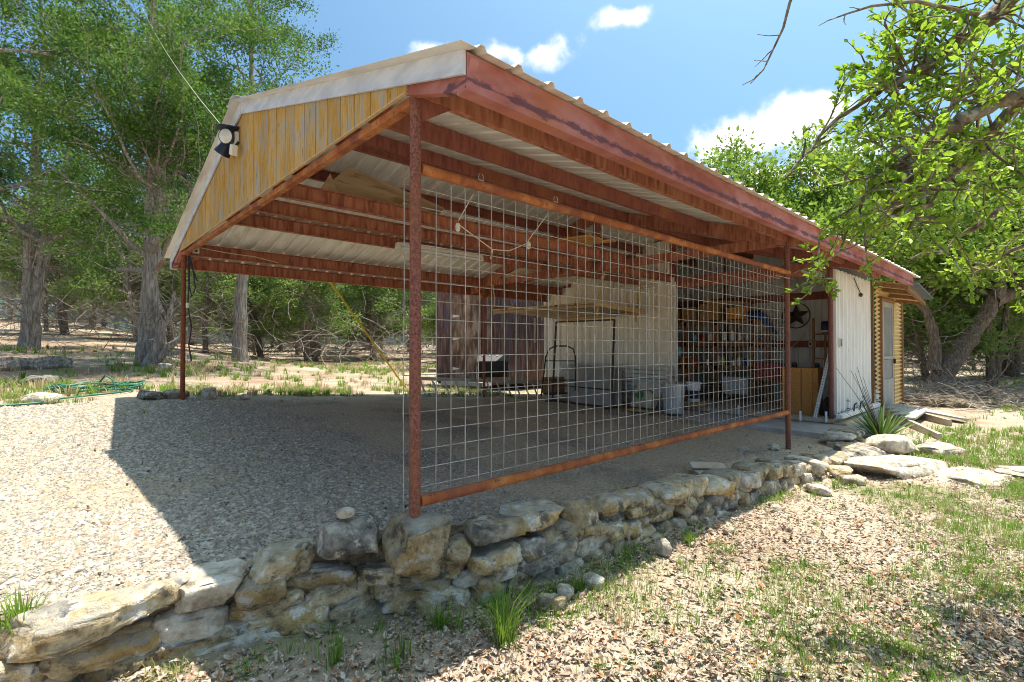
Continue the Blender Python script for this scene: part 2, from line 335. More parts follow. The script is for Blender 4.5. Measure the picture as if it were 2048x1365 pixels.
M['bark_lichen'] = mat('bark_lichen', [(0.3, (0.07, 0.05, 0.035)), (0.5, (0.17, 0.125, 0.085)), (0.7, (0.28, 0.22, 0.16))], 25, rough=.95, bump=1, bscale=40, bdist=.01,
    layers=[((0.36, 0.37, 0.31), 18, .54, .64), ((0.28, 0.30, 0.12), 9, .6, .7)])
M['twig_grey'] = mat('twig_grey', [(0.36, (0.17, 0.14, 0.115)), (0.6, (0.36, 0.315, 0.27))], 3, rough=.95, rand=.2)
M['juniper'] = mat('juniper', [(0.38, (0.028, 0.075, 0.012)), (0.47, (0.06, 0.135, 0.02)), (0.55, (0.11, 0.195, 0.03)), (0.66, (0.21, 0.27, 0.06))], 1.1, detail=12, rnoise=.85, rough=.7, trans=.42, rand=.1,
    layers=[((0.30, 0.21, 0.10), 1.1, .62, .72)])
M['juniper_far'] = mat('juniper_far', [(0.36, (0.065, 0.125, 0.03)), (0.48, (0.14, 0.225, 0.05)), (0.64, (0.29, 0.36, 0.11))], 1.3, detail=12, rnoise=.85, rough=.75, trans=.45, rand=.2,
    layers=[((0.32, 0.26, 0.15), .9, .58, .70, (1, 1, 1), .7)])
M['oak_far'] = mat('oak_far', [(0.3, (0.09, 0.17, 0.022)), (0.5, (0.19, 0.30, 0.04)), (0.7, (0.33, 0.43, 0.09))], 2, detail=12, rnoise=.8, rough=.6, trans=.45, rand=.15)
M['oak_leaf'] = mat('oak_leaf', [(0.36, (0.09, 0.22, 0.02)), (0.48, (0.25, 0.42, 0.03)), (0.62, (0.44, 0.56, 0.07))], 9, detail=12, rnoise=.8, rough=.4, spec=.4, trans=.55, rand=.2,
    layers=[((0.40, 0.38, 0.07), 2.2, .58, .70)])
M['grass'] = mat('grass', [(0.3, (0.08, 0.17, 0.018)), (0.5, (0.16, 0.28, 0.03)), (0.7, (0.28, 0.38, 0.08))], 2.5, detail=12, rnoise=.8, rough=.6, trans=.4, rand=.1)
M['dry_grass'] = mat('dry_grass', [(0.3, (0.33, 0.26, 0.14)), (0.7, (0.50, 0.42, 0.26))], 3, rough=.8, trans=.3)
M['yucca_leaf'] = mat('yucca_leaf', [(0.3, (0.06, 0.12, 0.03)), (0.6, (0.15, 0.24, 0.06)), (0.75, (0.27, 0.34, 0.11))], 3, detail=10, rnoise=.75, rough=.5, trans=.2)
M['dead_leaf'] = mat('dead_leaf', [(0.33, (0.09, 0.05, 0.03)), (0.41, (0.20, 0.14, 0.095)), (0.47, (0.36, 0.295, 0.23)), (0.55, (0.52, 0.465, 0.39)), (0.60, (0.32, 0.235, 0.16)), (0.65, (0.33, 0.135, 0.05)), (0.75, (0.38, 0.17, 0.065))], 30, detail=1, rough=.75, trans=.12)
M['gravel'] = mat('gravel', [(0.36, (0.22, 0.187, 0.14)), (0.5, (0.345, 0.30, 0.24)), (0.64, (0.50, 0.45, 0.375))], 30, detail=3, rough=.95, layers=[((0.30, 0.20, 0.11), 9, .60, .70), ((0.38, 0.30, 0.20), .8, .52, .66, (1, 1, 1), .5)])
def mask_dirt(m, rgb):
    nt = m.node_tree; N = nt.nodes; L = nt.links; bs = N['Principled BSDF']; src = bs.inputs['Base Color'].links[0].from_socket
    tc = N.new('ShaderNodeTexCoord'); sp = N.new('ShaderNodeSeparateXYZ'); L.new(tc.outputs['Object'], sp.inputs[0])
    a = N.new('ShaderNodeMapRange'); a.interpolation_type = 'SMOOTHSTEP'; a.inputs['From Min'].default_value = .2; a.inputs['From Max'].default_value = 1.8; L.new(sp.outputs['X'], a.inputs['Value'])
    n = N.new('ShaderNodeTexNoise'); n.inputs['Scale'].default_value = .9; n.inputs['Detail'].default_value = 5; L.new(tc.outputs['Object'], n.inputs['Vector'])
    b = N.new('ShaderNodeMapRange'); b.inputs['From Min'].default_value = .36; b.inputs['From Max'].default_value = .56; b.inputs['To Min'].default_value = .25; b.inputs['To Max'].default_value = .85; L.new(n.outputs['Fac'], b.inputs['Value'])
    k = N.new('ShaderNodeMath'); k.operation = 'MULTIPLY'; L.new(a.outputs[0], k.inputs[0]); L.new(b.outputs[0], k.inputs[1])
    mx = N.new('ShaderNodeMix'); mx.data_type = 'RGBA'; L.new(k.outputs[0], mx.inputs[0]); L.new(src, mx.inputs[6]); mx.inputs[7].default_value = (*rgb, 1); L.new(mx.outputs[2], bs.inputs['Base Color'])
mask_dirt(M['gravel'], (0.50, 0.42, 0.30))
M['dark_steel'] = mat('dark_steel', [(0.3, (0.03, 0.026, 0.022)), (0.7, (0.075, 0.055, 0.042))], 8, rough=.6, bump=.1)
M['wire'] = mat('wire', [(0.36, (0.26, 0.235, 0.21)), (0.6, (0.46, 0.44, 0.41))], 6, rough=.5, metal=.2, spec=.4, layers=[((0.28, 0.16, 0.09), 3, .56, .66)])
M['aluminium'] = mat('aluminium', [(0.3, (0.40, 0.38, 0.34)), (0.7, (0.55, 0.53, 0.49))], 5, rough=.45, metal=.4)
M['galv_can'] = mat('galv_can', [(0.3, (0.42, 0.44, 0.46)), (0.7, (0.60, 0.62, 0.64))], 8, rough=.4, metal=.5)
M['black_plastic'] = mat('black_plastic', [(0.3, (0.018, 0.018, 0.02)), (0.7, (0.035, 0.035, 0.04))], 5, rough=.5)
M['grey_plastic'] = mat('grey_plastic', [(0.3, (0.20, 0.20, 0.20)), (0.7, (0.28, 0.28, 0.28))], 5, rough=.6)
M['cement_board'] = mat('cement_board', [(0.3, (0.30, 0.29, 0.27)), (0.7, (0.40, 0.39, 0.36))], 3, rough=.9, bump=.05, rand=.05)
M['siding'] = mat('siding', [(0.3, (0.50, 0.48, 0.43)), (0.7, (0.62, 0.60, 0.55))], 3, stretch=(.5, .5, 4), rough=.6, rand=.08)
M['black_lamp'] = mat('black_lamp', [(0.3, (0.012, 0.018, 0.035)), (0.7, (0.03, 0.045, 0.08))], 4, rough=.4)
M['lamp_glass'] = mat('lamp_glass', [(0.3, (0.62, 0.58, 0.48)), (0.7, (0.80, 0.78, 0.70))], 12, rough=.2, spec=.6, trans=.2)
M['cream'] = mat('cream', [(0.3, (0.62, 0.58, 0.48)), (0.7, (0.74, 0.70, 0.60))], 5, rough=.6)
M['white_plastic'] = mat('white_plastic', [(0.3, (0.70, 0.71, 0.72)), (0.7, (0.80, 0.81, 0.82))], 5, rough=.4)
M['blue_plastic'] = mat('blue_plastic', [(0.3, (0.012, 0.05, 0.22)), (0.7, (0.03, 0.10, 0.34))], 6, rough=.45)
M['navy'] = mat('navy', [(0.3, (0.015, 0.02, 0.07)), (0.7, (0.03, 0.04, 0.12))], 6, rough=.35)
M['teal'] = mat('teal', [(0.3, (0.10, 0.36, 0.38)), (0.7, (0.25, 0.52, 0.54))], 30, rough=.4)
M['orange_plastic'] = mat('orange_plastic', [(0.3, (0.55, 0.22, 0.02)), (0.7, (0.70, 0.34, 0.05))], 6, rough=.5)
M['yellow'] = mat('yellow', [(0.3, (0.60, 0.46, 0.03)), (0.7, (0.72, 0.58, 0.08))], 9, rough=.6)
M['red_paint'] = mat('red_paint', [(0.3, (0.28, 0.03, 0.03)), (0.7, (0.40, 0.06, 0.05))], 9, rough=.5)
M['cardboard'] = mat('cardboard', [(0.3, (0.42, 0.23, 0.085)), (0.7, (0.52, 0.31, 0.13))], 6, rough=.8, rand=.12)
M['box_brown'] = mat('box_brown', [(0.38, (0.36, 0.165, 0.045)), (0.62, (0.45, 0.225, 0.07))], 40, detail=3, rough=.75)
M['shelf_wood'] = mat('shelf_wood', [(0.3, (0.26, 0.12, 0.05)), (0.7, (0.38, 0.20, 0.09))], 5, stretch=(4, 4, .6), rough=.75, rand=.1)
M['rope'] = mat('rope', [(0.3, (0.50, 0.42, 0.28)), (0.7, (0.64, 0.56, 0.40))], 40, rough=.9)
M['strap'] = mat('strap', [(0.3, (0.42, 0.36, 0.14)), (0.7, (0.54, 0.47, 0.22))], 40, rough=.9)
M['hose'] = mat('hose', [(0.3, (0.015, 0.10, 0.07)), (0.7, (0.035, 0.18, 0.12))], 7, rough=.45)
M['sack'] = mat('sack', [(0.3, (0.42, 0.38, 0.28)), (0.7, (0.56, 0.52, 0.40))], 6, rough=.7, layers=[((0.05, 0.17, 0.07), 3, .5, .56)])
M['solar'] = mat('solar', [(0.3, (0.08, 0.10, 0.14)), (0.7, (0.18, 0.21, 0.27))], 5, rough=.3, spec=.6)
def glass_mat():
    m = mat('glass', [(0.3, (0.30, 0.31, 0.30)), (0.7, (0.40, 0.41, 0.39))], 3, rough=.08, spec=.9); return m
M['glass'] = glass_mat()

# ------------------------------------------------------------------ terrain
WX = np.array([-6, -2.5, -1.5, -.85, -.45, -.05, .44, 1.0, 1.83, 3.0, 4.9, 6.4, 8.0])
WF = np.array([1.4, .66, .46, .35, .20, .03, -.20, -.26, -.29, -.38, -.56, -.60, -.55])   # front face of the stone wall
WT = np.array([-.26, -.23, -.20, -.19, -.14, -.10, -.12, -.13, -.16, -.22, -.35, -.40, -.42])  # its top
def sstep(a, b, x):
    t = np.clip((x - a) / (b - a), 0, 1); return t * t * (3 - 2 * t)
def gnoise(x, y, s): # cheap smooth pseudo noise
    return (np.sin(x * s + 1.3 * np.sin(y * s * .7)) + np.sin(y * s * 1.1 + 1.7 * np.sin(x * s * .6 + 2))) * .5
def upper(x, y):
    yc = np.clip(y, 0, 6.3); xc = np.clip(x, 0, 8)
    z = -.2 + .063 * yc + xc * (-.033 - .0045 * yc)
    z = z + .03 * (np.clip(y, 6.3, 12) - 6.3)
    s = .065 - .035 * np.clip((x - 2) / 6, 0, 1)
    z = z + s * (np.clip(y, 12, 60) - 12)
    z = z - .035 * (1 - sstep(.2, .6, y - np.interp(x, WX, WF))) * (x < 6.4)
    return z + gnoise(x, y, .9) * .05 * sstep(7, 11, y)
def lower(x, y):
    return -.5 + .02 * np.clip(x - 8, 0, 60) + gnoise(x, y, 1.1) * .02
def ground_h(x, y):
    x = np.asarray(x, float); y = np.asarray(y, float)
    w = np.interp(x, WX, WF)
    t = sstep(.06, .15, y - w)
    t2 = sstep(-1.5, 1.5, y - w)
    k = sstep(6.6, 9.0, x)
    t = t * (1 - k) + t2 * k
    return lower(x, y) * (1 - t) + upper(x, y) * t
def gh(x, y): return float(ground_h(np.array(x), np.array(y)))

def ground_mat():
    m = bpy.data.materials.new('ground_soil'); m.use_nodes = True; nt = m.node_tree; N = nt.nodes; L = nt.links
    bs = N['Principled BSDF']; bs.inputs['Roughness'].default_value = .97; bs.inputs['Specular IOR Level'].default_value = .1
    tc = N.new('ShaderNodeTexCoord')
    def nz(s, d=8, r=.6):
        n = N.new('ShaderNodeTexNoise'); n.inputs['Scale'].default_value = s; n.inputs['Detail'].default_value = d; n.inputs['Roughness'].default_value = r
        L.new(tc.outputs['Object'], n.inputs['Vector']); return n.outputs['Fac']
    r = N.new('ShaderNodeValToRGB'); ramp_fill(r, [(0.3, (0.16, 0.11, 0.075)), (0.43, (0.31, 0.245, 0.175)), (0.53, (0.45, 0.385, 0.30)), (0.68, (0.60, 0.55, 0.465))])
    L.new(nz(26, 10, .75), r.inputs[0]); c = r.outputs[0]
    for rgb, sc, lo, hi, am in (((0.24, 0.15, 0.10), .55, .5, .68, .7), ((0.16, 0.19, 0.06), .9, .55, .68, .6), ((0.50, 0.43, 0.34), .35, .56, .7, .6)):
        mr = N.new('ShaderNodeMapRange'); mr.inputs['From Min'].default_value = lo; mr.inputs['From Max'].default_value = hi; mr.inputs['To Max'].default_value = am
        L.new(nz(sc, 6), mr.inputs['Value']); mx = N.new('ShaderNodeMix'); mx.data_type = 'RGBA'; L.new(mr.outputs[0], mx.inputs[0]); L.new(c, mx.inputs[6]); mx.inputs[7].default_value = (*rgb, 1); c = mx.outputs[2]
    sp = N.new('ShaderNodeSeparateXYZ'); L.new(tc.outputs['Object'], sp.inputs[0])
    yr = N.new('ShaderNodeMapRange'); yr.interpolation_type = 'SMOOTHSTEP'; yr.inputs['From Min'].default_value = 6.4; yr.inputs['From Max'].default_value = 8.5; L.new(sp.outputs['Y'], yr.inputs['Value'])
    n2 = N.new('ShaderNodeMapRange'); n2.inputs['From Min'].default_value = .36; n2.inputs['From Max'].default_value = .6; n2.inputs['To Min'].default_value = .85; n2.inputs['To Max'].default_value = .15; L.new(nz(.7, 6), n2.inputs['Value'])
    mm = N.new('ShaderNodeMath'); mm.operation = 'MULTIPLY'; L.new(yr.outputs[0], mm.inputs[0]); L.new(n2.outputs[0], mm.inputs[1])
    mx = N.new('ShaderNodeMix'); mx.data_type = 'RGBA'; L.new(mm.outputs[0], mx.inputs[0]); L.new(c, mx.inputs[6]); mx.inputs[7].default_value = (.21, .135, .09, 1); c = mx.outputs[2]
    L.new(c, bs.inputs['Base Color'])
    b = N.new('ShaderNodeBump'); b.inputs['Strength'].default_value = .8; b.inputs['Distance'].default_value = .03; L.new(nz(30, 8, .7), b.inputs['Height']); L.new(b.outputs[0], bs.inputs['Normal'])
    return m
def drive_mat():
    m = bpy.data.materials.new('gravel_ground'); m.use_nodes = True; nt = m.node_tree; N = nt.nodes; L = nt.links
    bs = N['Principled BSDF']; bs.inputs['Roughness'].default_value = .95; bs.inputs['Specular IOR Level'].default_value = .15
    tc = N.new('ShaderNodeTexCoord')
    def nz(s, d=8, r=.6):
        n = N.new('ShaderNodeTexNoise'); n.inputs['Scale'].default_value = s; n.inputs['Detail'].default_value = d; n.inputs['Roughness'].default_value = r
        L.new(tc.outputs['Object'], n.inputs['Vector']); return n.outputs['Fac']
    v = N.new('ShaderNodeTexVoronoi'); v.inputs['Scale'].default_value = 75; L.new(tc.outputs['Object'], v.inputs['Vector'])
    r = N.new('ShaderNodeValToRGB'); ramp_fill(r, [(0.0, (0.44, 0.40, 0.335)), (0.4, (0.35, 0.31, 0.25)), (0.7, (0.14, 0.115, 0.085))])
    L.new(v.outputs['Distance'], r.inputs[0]); c = r.outputs[0]
    mxv = N.new('ShaderNodeMix'); mxv.data_type = 'RGBA'; mxv.blend_type = 'MULTIPLY'; mxv.inputs[0].default_value = .35
    L.new(c, mxv.inputs[6]); L.new(v.outputs['Color'], mxv.inputs[7])
    bw = N.new('ShaderNodeHueSaturation'); bw.inputs['Saturation'].default_value = .5; L.new(mxv.outputs[2], bw.inputs['Color']); c = bw.outputs[0]
    # dirt worn through in the middle of the bay: mask by position + noise
    sp = N.new('ShaderNodeSeparateXYZ'); L.new(tc.outputs['Object'], sp.inputs[0])
    def mrng(val, a, b, x=0, y=1):
        q = N.new('ShaderNodeMapRange'); q.interpolation_type = 'SMOOTHSTEP'; q.inputs['From Min'].default_value = a; q.inputs['From Max'].default_value = b
        q.inputs['To Min'].default_value = x; q.inputs['To Max'].default_value = y; L.new(val, q.inputs['Value']); return q.outputs[0]
    def mul(a, b):
        q = N.new('ShaderNodeMath'); q.operation = 'MULTIPLY'; L.new(a, q.inputs[0]); L.new(b, q.inputs[1]); return q.outputs[0]
    k = mul(mrng(sp.outputs['X'], .2, 1.8), mrng(nz(.9, 5), .36, .56, .25, 1))
    mx = N.new('ShaderNodeMix'); mx.data_type = 'RGBA'; L.new(k, mx.inputs[0]); L.new(c, mx.inputs[6])
    dr = N.new('ShaderNodeValToRGB'); ramp_fill(dr, [(0.38, (0.28, 0.205, 0.125)), (0.5, (0.50, 0.41, 0.285)), (0.62, (0.66, 0.58, 0.45))]); L.new(nz(38, 8, .75), dr.inputs[0])
    L.new(dr.outputs[0], mx.inputs[7]); L.new(mx.outputs[2], bs.inputs['Base Color'])
    b = N.new('ShaderNodeBump'); b.inputs['Strength'].default_value = .9; b.inputs['Distance'].default_value = .012; b.invert = True
    L.new(v.outputs['Distance'], b.inputs['Height']); L.new(b.outputs[0], bs.inputs['Normal'])
    return m
def sheet(name, xs, ys, m, dz=0.0, mask=None, hf=ground_h):
    X, Y = np.meshgrid(xs, ys, indexing='ij'); Z = hf(X, Y) + dz
    V = np.stack([X, Y, Z], -1).reshape(-1, 3); ny = len(ys)
    i, j = np.meshgrid(np.arange(len(xs) - 1), np.arange(ny - 1), indexing='ij'); a = i * ny + j
    F = np.stack([a, a + ny, a + ny + 1, a + 1], -1).reshape(-1, 4)
    if mask is not None:
        cx = (xs[:-1] + xs[1:]) / 2; cy = (ys[:-1] + ys[1:]) / 2; CX, CY = np.meshgrid(cx, cy, indexing='ij'); F = F[mask(CX, CY).ravel()]
    nb = NB(); nb.add(V, F); me = nb.mesh(name, m, True); o = place_mesh(name, me); tag(o, kind='structure'); return o
def axis_pts(lo, hi, a, b, fine):
    c = list(np.arange(a, b + 1e-6, fine)); s = fine; x = a
    left = []
    while x > lo: s *= 1.25; x -= s; left.append(x)
    s = fine; x = b; right = []
    while x < hi: s *= 1.25; x += s; right.append(x)
    return np.array(left[::-1] + c + right)
sheet('ground', axis_pts(-600, 600, -4, 12, .12), axis_pts(-600, 600, -4, 10, .06), ground_mat())
def drive_mask(x, y):
    w = np.interp(x, WX, WF)
    top = 6.25 + gnoise(x, y, 2.3) * .14 + np.where(x > 3, -.25 * np.clip(x - 3, 0, 4), 0) + gnoise(x, y, 6) * .05
    return (y > w + .2) & (y < top) & (x < 7.1)
sheet('gravel_drive', np.arange(-9, 7.2, .08), np.arange(-.6, 6.8, .06), drive_mat(), .004, drive_mask)

# ------------------------------------------------------------------ rocks
_ico = {}
def ico(n):
    if n not in _ico:
        bm = bmesh.new(); bmesh.ops.create_icosphere(bm, subdivisions=n, radius=1)
        bm.verts.ensure_lookup_table()
        _ico[n] = (np.array([v.co[:] for v in bm.verts]), np.array([[v.index for v in f.verts] for f in bm.faces])); bm.free()
    return _ico[n]
def rock_verts(seed, size, sub=3, cuts=14, amp=.10, boxy=.5, tight=(.50, .86)):
    V, F = ico(sub); V = V.copy(); r = np.random.default_rng(seed)
    V = np.sign(V) * np.abs(V) ** boxy; V /= np.max(np.abs(V), axis=0)
    for _ in range(cuts):
        n = r.normal(size=3); n /= np.linalg.norm(n); d = r.uniform(*tight) * (np.abs(n).sum() ** .75)
        e = V @ n - d; V -= np.maximum(e, 0)[:, None] * n * .97
    S = np.array(size) / 2; P = V * S; o = Vector(r.uniform(-50, 50, 3)); fq = 1 / max(min(size), .03); mn = min(size)
    nn = V / (np.linalg.norm(V, axis=1, keepdims=True) + 1e-9)
    if cuts == 0:
        d = np.array([mnoise.fractal(Vector(p) * fq * .9 + o, 1.0, 2.1, 4) for p in P.tolist()]); return P + nn * (d * amp * mn)[:, None], F
    big = np.array([mnoise.fractal(Vector(p) * fq * 1.1 + o, .9, 2.0, 3) for p in P.tolist()])
    cell = np.array([mnoise.voronoi(Vector((p[0] * 1.2, p[1] * 1.2, p[2] * 2.6)) * fq * 1.5 + o)[0][0] for p in P.tolist()])
    fine = np.array([mnoise.fractal(Vector((p[0], p[1], p[2] * 1.8)) * 26 + o, .8, 2.2, 4) for p in P.tolist()]) if sub > 2 else 0
    P = P + nn * (big * amp * mn * .9 - (cell - .3) * amp * mn * 1.1)[:, None]
    if sub > 2: P = P + nn * (fine * .011)[:, None]
    return P, F
def rock_obj(name, seed, c, size, m, parent=None, rotz=0.0, tilt=(0, 0), sub=3, **k):
    P, F = rock_verts(seed, size, sub, **k)
    R = np.array(Matrix.Rotation(rotz, 3, 'Z') @ Matrix.Rotation(tilt[0], 3, 'X') @ Matrix.Rotation(tilt[1], 3, 'Y'))
    P = P @ R.T + np.array(c)
    if parent is not None: P = P - np.array(ORG[parent.name])
    base = np.zeros(3)
    if parent is None: base = np.array([c[0], c[1], P[:, 2].min()]); P = P - base
    nb = NB(); nb.add(P, F); me = nb.mesh(name, m, False)
    o = place_mesh(name, me, parent); o.location = base; return o
def wall_dir(x):
    d = .1; return math.atan2(float(np.interp(x + d, WX, WF) - np.interp(x - d, WX, WF)), 2 * d)
def build_wall():
    t = thing('stone_wall', 'low dry limestone retaining wall along the gravel pad, lichen stained', 'wall', (1.5, 0, -.5))
    # earth and mortar core
    mb = MB(); xs = np.arange(-3.2, 6.6, .15)
    for a, b in zip(xs[:-1], xs[1:]):
        P = []
        for z0 in (0, 1):
            for x, off in ((a, .15 if z0 else .10), (b, .15 if z0 else .10), (b, .36), (a, .36)):
                P.append((x, float(np.interp(x, WX, WF)) + off, (float(np.interp(x, WX, WT)) - .05) if z0 else -.62))
        mb.hexa(P)
    mb.build('mortar', M['mortar'], t)
    seed = 100
    # cap stones, from left to right: x, y behind the face, z, size, tilt, material
    caps = [(-2.25, .12, -.30, (.62, .42, .34), 'limestone', 4), (-1.72, .10, -.28, (.40, .40, .30), 'white_stone', 4),
            (-1.28, .10, -.235, (.74, .40, .15), 'limestone', 4), (-.83, .13, -.225, (.36, .34, .16), 'white_stone', 4),
            (-.53, .14, -.165, (.32, .30, .17), 'limestone', 4), (-.20, .17, -.09, (.40, .40, .25), 'dark_stone', 4),
            (.03, -.01, -.105, (.40, .32, .31), 'limestone', 4), (.27, .13, -.23, (.22, .25, .16), 'limestone', 3),
            (.50, .17, -.155, (.36, .34, .16), 'dark_stone', 4), (.83, .19, -.14, (.42, .34, .14), 'limestone', 4),
            (1.17, .15, -.18, (.34, .30, .17), 'dark_stone', 3), (1.47, .14, -.20, (.34, .30, .15), 'limestone', 3), (1.74, .12, -.21, (.30, .30, .17), 'limestone', 3)]
    for x, dy, z, s, m, sub in caps:
        seed += 1
        rock_obj('stone', seed, (x, float(np.interp(x, WX, WF)) + dy, z), s, M[m], t, wall_dir(x) + rnd.uniform(-.12, .12), (rnd.uniform(-.06, .06), rnd.uniform(-.05, .05)), sub, amp=.13)
    x = 1.98
    while x < 6.5:
        L = rnd.uniform(.17, .34) ; seed += 1; xx = x + L / 2
        rock_obj('stone', seed, (xx, float(np.interp(xx, WX, WF)) + rnd.uniform(.08, .17), float(np.interp(xx, WX, WT)) - .05 + rnd.uniform(-.03, .03)),
                 (L * 1.25, rnd.uniform(.28, .38), rnd.uniform(.12, .18)), M[rnd.choice(['limestone', 'limestone', 'limestone', 'white_stone'])], t,
                 wall_dir(xx) + rnd.uniform(-.2, .2), (rnd.uniform(-.1, .1), rnd.uniform(-.08, .08)), 3, amp=.12, cuts=8, tight=(.6, .95), boxy=.42)
        x += L * .93
    # face courses under the caps
    x = -3.0
    z0 = -.56
    for row, (zc, hh) in enumerate(((-.55, .14), (-.455, .125), (-.365, .115), (-.28, .105))):
        x = -3.0 + row * .11
        while x < 6.5:
            L = rnd.uniform(.16, .46) if x < 1 else rnd.uniform(.14, .32); xx = x + L / 2
            top = float(np.interp(xx, WX, WT)) - .07
            if zc + hh * .3 < top:
                seed += 1; h = hh * rnd.uniform(.85, 1.35)
                rock_obj('stone', seed, (xx, float(np.interp(xx, WX, WF)) + .085 + row * .014 + rnd.uniform(-.03, .025), zc + rnd.uniform(-.02, .02)),
                         (L * 1.1, rnd.uniform(.2, .28), h * 1.1), M[rnd.choice(['limestone', 'limestone', 'limestone', 'limestone', 'white_stone', 'dark_stone'])], t,
                         wall_dir(xx) + rnd.uniform(-.15, .15), (rnd.uniform(-.12, .12), rnd.uniform(-.16, .16)), 4 if xx < 1.3 else 3, amp=.13, cuts=8, tight=(.6, .95), boxy=.42)
            x += L * .95
    # raised corner stack at the slab
    for k, (x, y, z, s) in enumerate(((6.55, -.30, -.30, (.55, .45, .13)), (6.95, -.28, -.31, (.42, .42, .12)), (6.45, -.34, -.42, (.34, .34, .14)), (6.8, -.36, -.42, (.38, .3, .14)), (7.1, -.34, -.44, (.3, .3, .16)))):
        rock_obj('stone', 900 + k, (x, y, z), s, M['dark_stone' if k % 2 else 'white_stone'], t, rnd.uniform(-.2, .2), (0, 0), 3, amp=.1)
build_wall()
def loose(name, seed, x, y, s, m, label, dz=None, cat='rock', group=None, **k):
    z = gh(x, y) + (s[2] * .32 if dz is None else dz)
    o = rock_obj(name, seed, (x, y, z), s, M[m], None, rnd.uniform(0, 3), (0, 0), 3, **k); tag(o, label, cat, group); return o
loose('rock', 301, 1.63, -.02, (.075, .07, .17), 'white_stone', 'small pale pointed rock standing upright on the gravel by the wall', .06, tight=(.45, .7))
loose('rock', 302, -.29, .2, (.085, .07, .045), 'white_stone', 'smooth round white pebble lying on the big dark boulder', .0, amp=.03, cuts=0).location.z = .03
loose('rock', 303, 2.9, -.12, (.16, .12, .10), 'white_stone', 'white rock beside the two scrap boards on the gravel')
loose('rock', 304, 1.62, -.5, (.10, .09, .16), 'white_stone', 'upright pale stone in the leaf litter below the middle of the wall', .06, tight=(.5, .7))
loose('rock', 305, .70, -.43, (.12, .10, .08), 'white_stone', 'small flat tan stone near the big grass tuft at the wall foot')
loose('rock', 306, .56, -.45, (.17, .13, .10), 'dark_stone', 'grey stone touching the tan stone behind the big grass tuft')
loose('rock', 307, .92, -.45, (.13, .11, .10), 'white_stone', 'white stone on the shadow edge below the wall')
loose('rock', 308, 4.1, -.72, (.30, .18, .10), 'white_stone', 'long tan stone where the roof shadow edge meets the lower ground')
loose('rock', 309, 4.95, -.72, (.28, .22, .16), 'limestone', 'brown rock leaning in the dark corner beside the big ledge slab')
loose('rock', 310, 4.75, -.86, (.24, .16, .12), 'white_stone', 'pale rock in front of the brown rock beside the ledge slab')
loose('rock', 311, 3.2, -.66, (.10, .09, .07), 'white_stone', 'round white stone in the grass right under the wall end')
loose('rock', 312, 2.35, -.62, (.08, .08, .07), 'white_stone', 'tiny white stone in the green weeds under the wall')
loose('rock', 313, 5.25, .08, (.16, .12, .1), 'white_stone', 'white rock on the gravel left of the far panel post')
loose('rock', 314, 4.75, .25, (.13, .1, .08), 'white_stone', 'small white rock on the gravel farther from the far panel post')
loose('rock', 315, .35, 6.05, (.22, .17, .22), 'white_stone', 'upright white rock right of the left carport post')
loose('rock', 316, -.35, 6.35, (.5, .3, .16), 'dark_stone', 'flat grey rock in the grass left of the left carport post')
loose('rock', 317, -.05, 6.25, (.35, .25, .15), 'dark_stone', 'grey rock touching the foot of the left carport post')
loose('rock', 318, -1.45, 6.5, (.42, .3, .16), 'white_stone', 'pale flat rock in the weeds beside the green hose')
loose('rock', 319, .75, 12.4, (.4, .3, .18), 'white_stone', 'white rock at the foot of the big juniper trunk')
loose('rock', 320, -1.4, 9.9, (.75, .5, .2), 'dark_stone', 'grey flat rock in the dirt in front of the fallen log')
loose('rock', 321, .78, 6.0, (.2, .16, .1), 'white_stone', 'low pale rock at the gravel edge right of the upright white rock')
loose('rock', 322, 2.6, -2.9, (.13, .11, .08), 'white_stone', 'white chunk of stone among dead leaves in the right foreground')
loose('rock', 323, 6.6, -2.0, (.35, .25, .1), 'white_stone', 'pale stone in the grass past the flat ledge rock')
# ledge slabs right of the wall
def slab_rock(seed, c, s, m, label, rot, sub=4):
    o = rock_obj('ledge_rock', seed, c, s, M[m], None, rot, (rnd.uniform(-.05, .05), .04), sub, amp=.09, boxy=.4); tag(o, label, 'rock')
slab_rock(401, (5.75, -1.05, -.47), (1.35, .55, .22), 'white_stone', 'long sunlit limestone ledge slab below the wall end', -.32)
slab_rock(402, (6.65, -.85, -.36), (.62, .5, .26), 'white_stone', 'blocky limestone boulder sitting on the ledge behind the long slab', -.3)
slab_rock(403, (6.25, -.62, -.42), (1.15, .5, .2), 'dark_stone', 'dark shaded ledge rock against the wall end below the yucca', -.2)
slab_rock(404, (6.1, -1.75, -.52), (1.4, .75, .12), 'white_stone', 'flat pale bedrock sheet to the right of the long ledge slab', -.3)
slab_rock(405, (6.9, -2.35, -.53), (1.6, .7, .11), 'white_stone', 'flat bedrock running out of the right side of the picture', -.4)
slab_rock(406, (7.4, -1.25, -.46), (.8, .5, .16), 'white_stone', 'small ledge rock between the boulder and the ramp boards', -.2, 3)

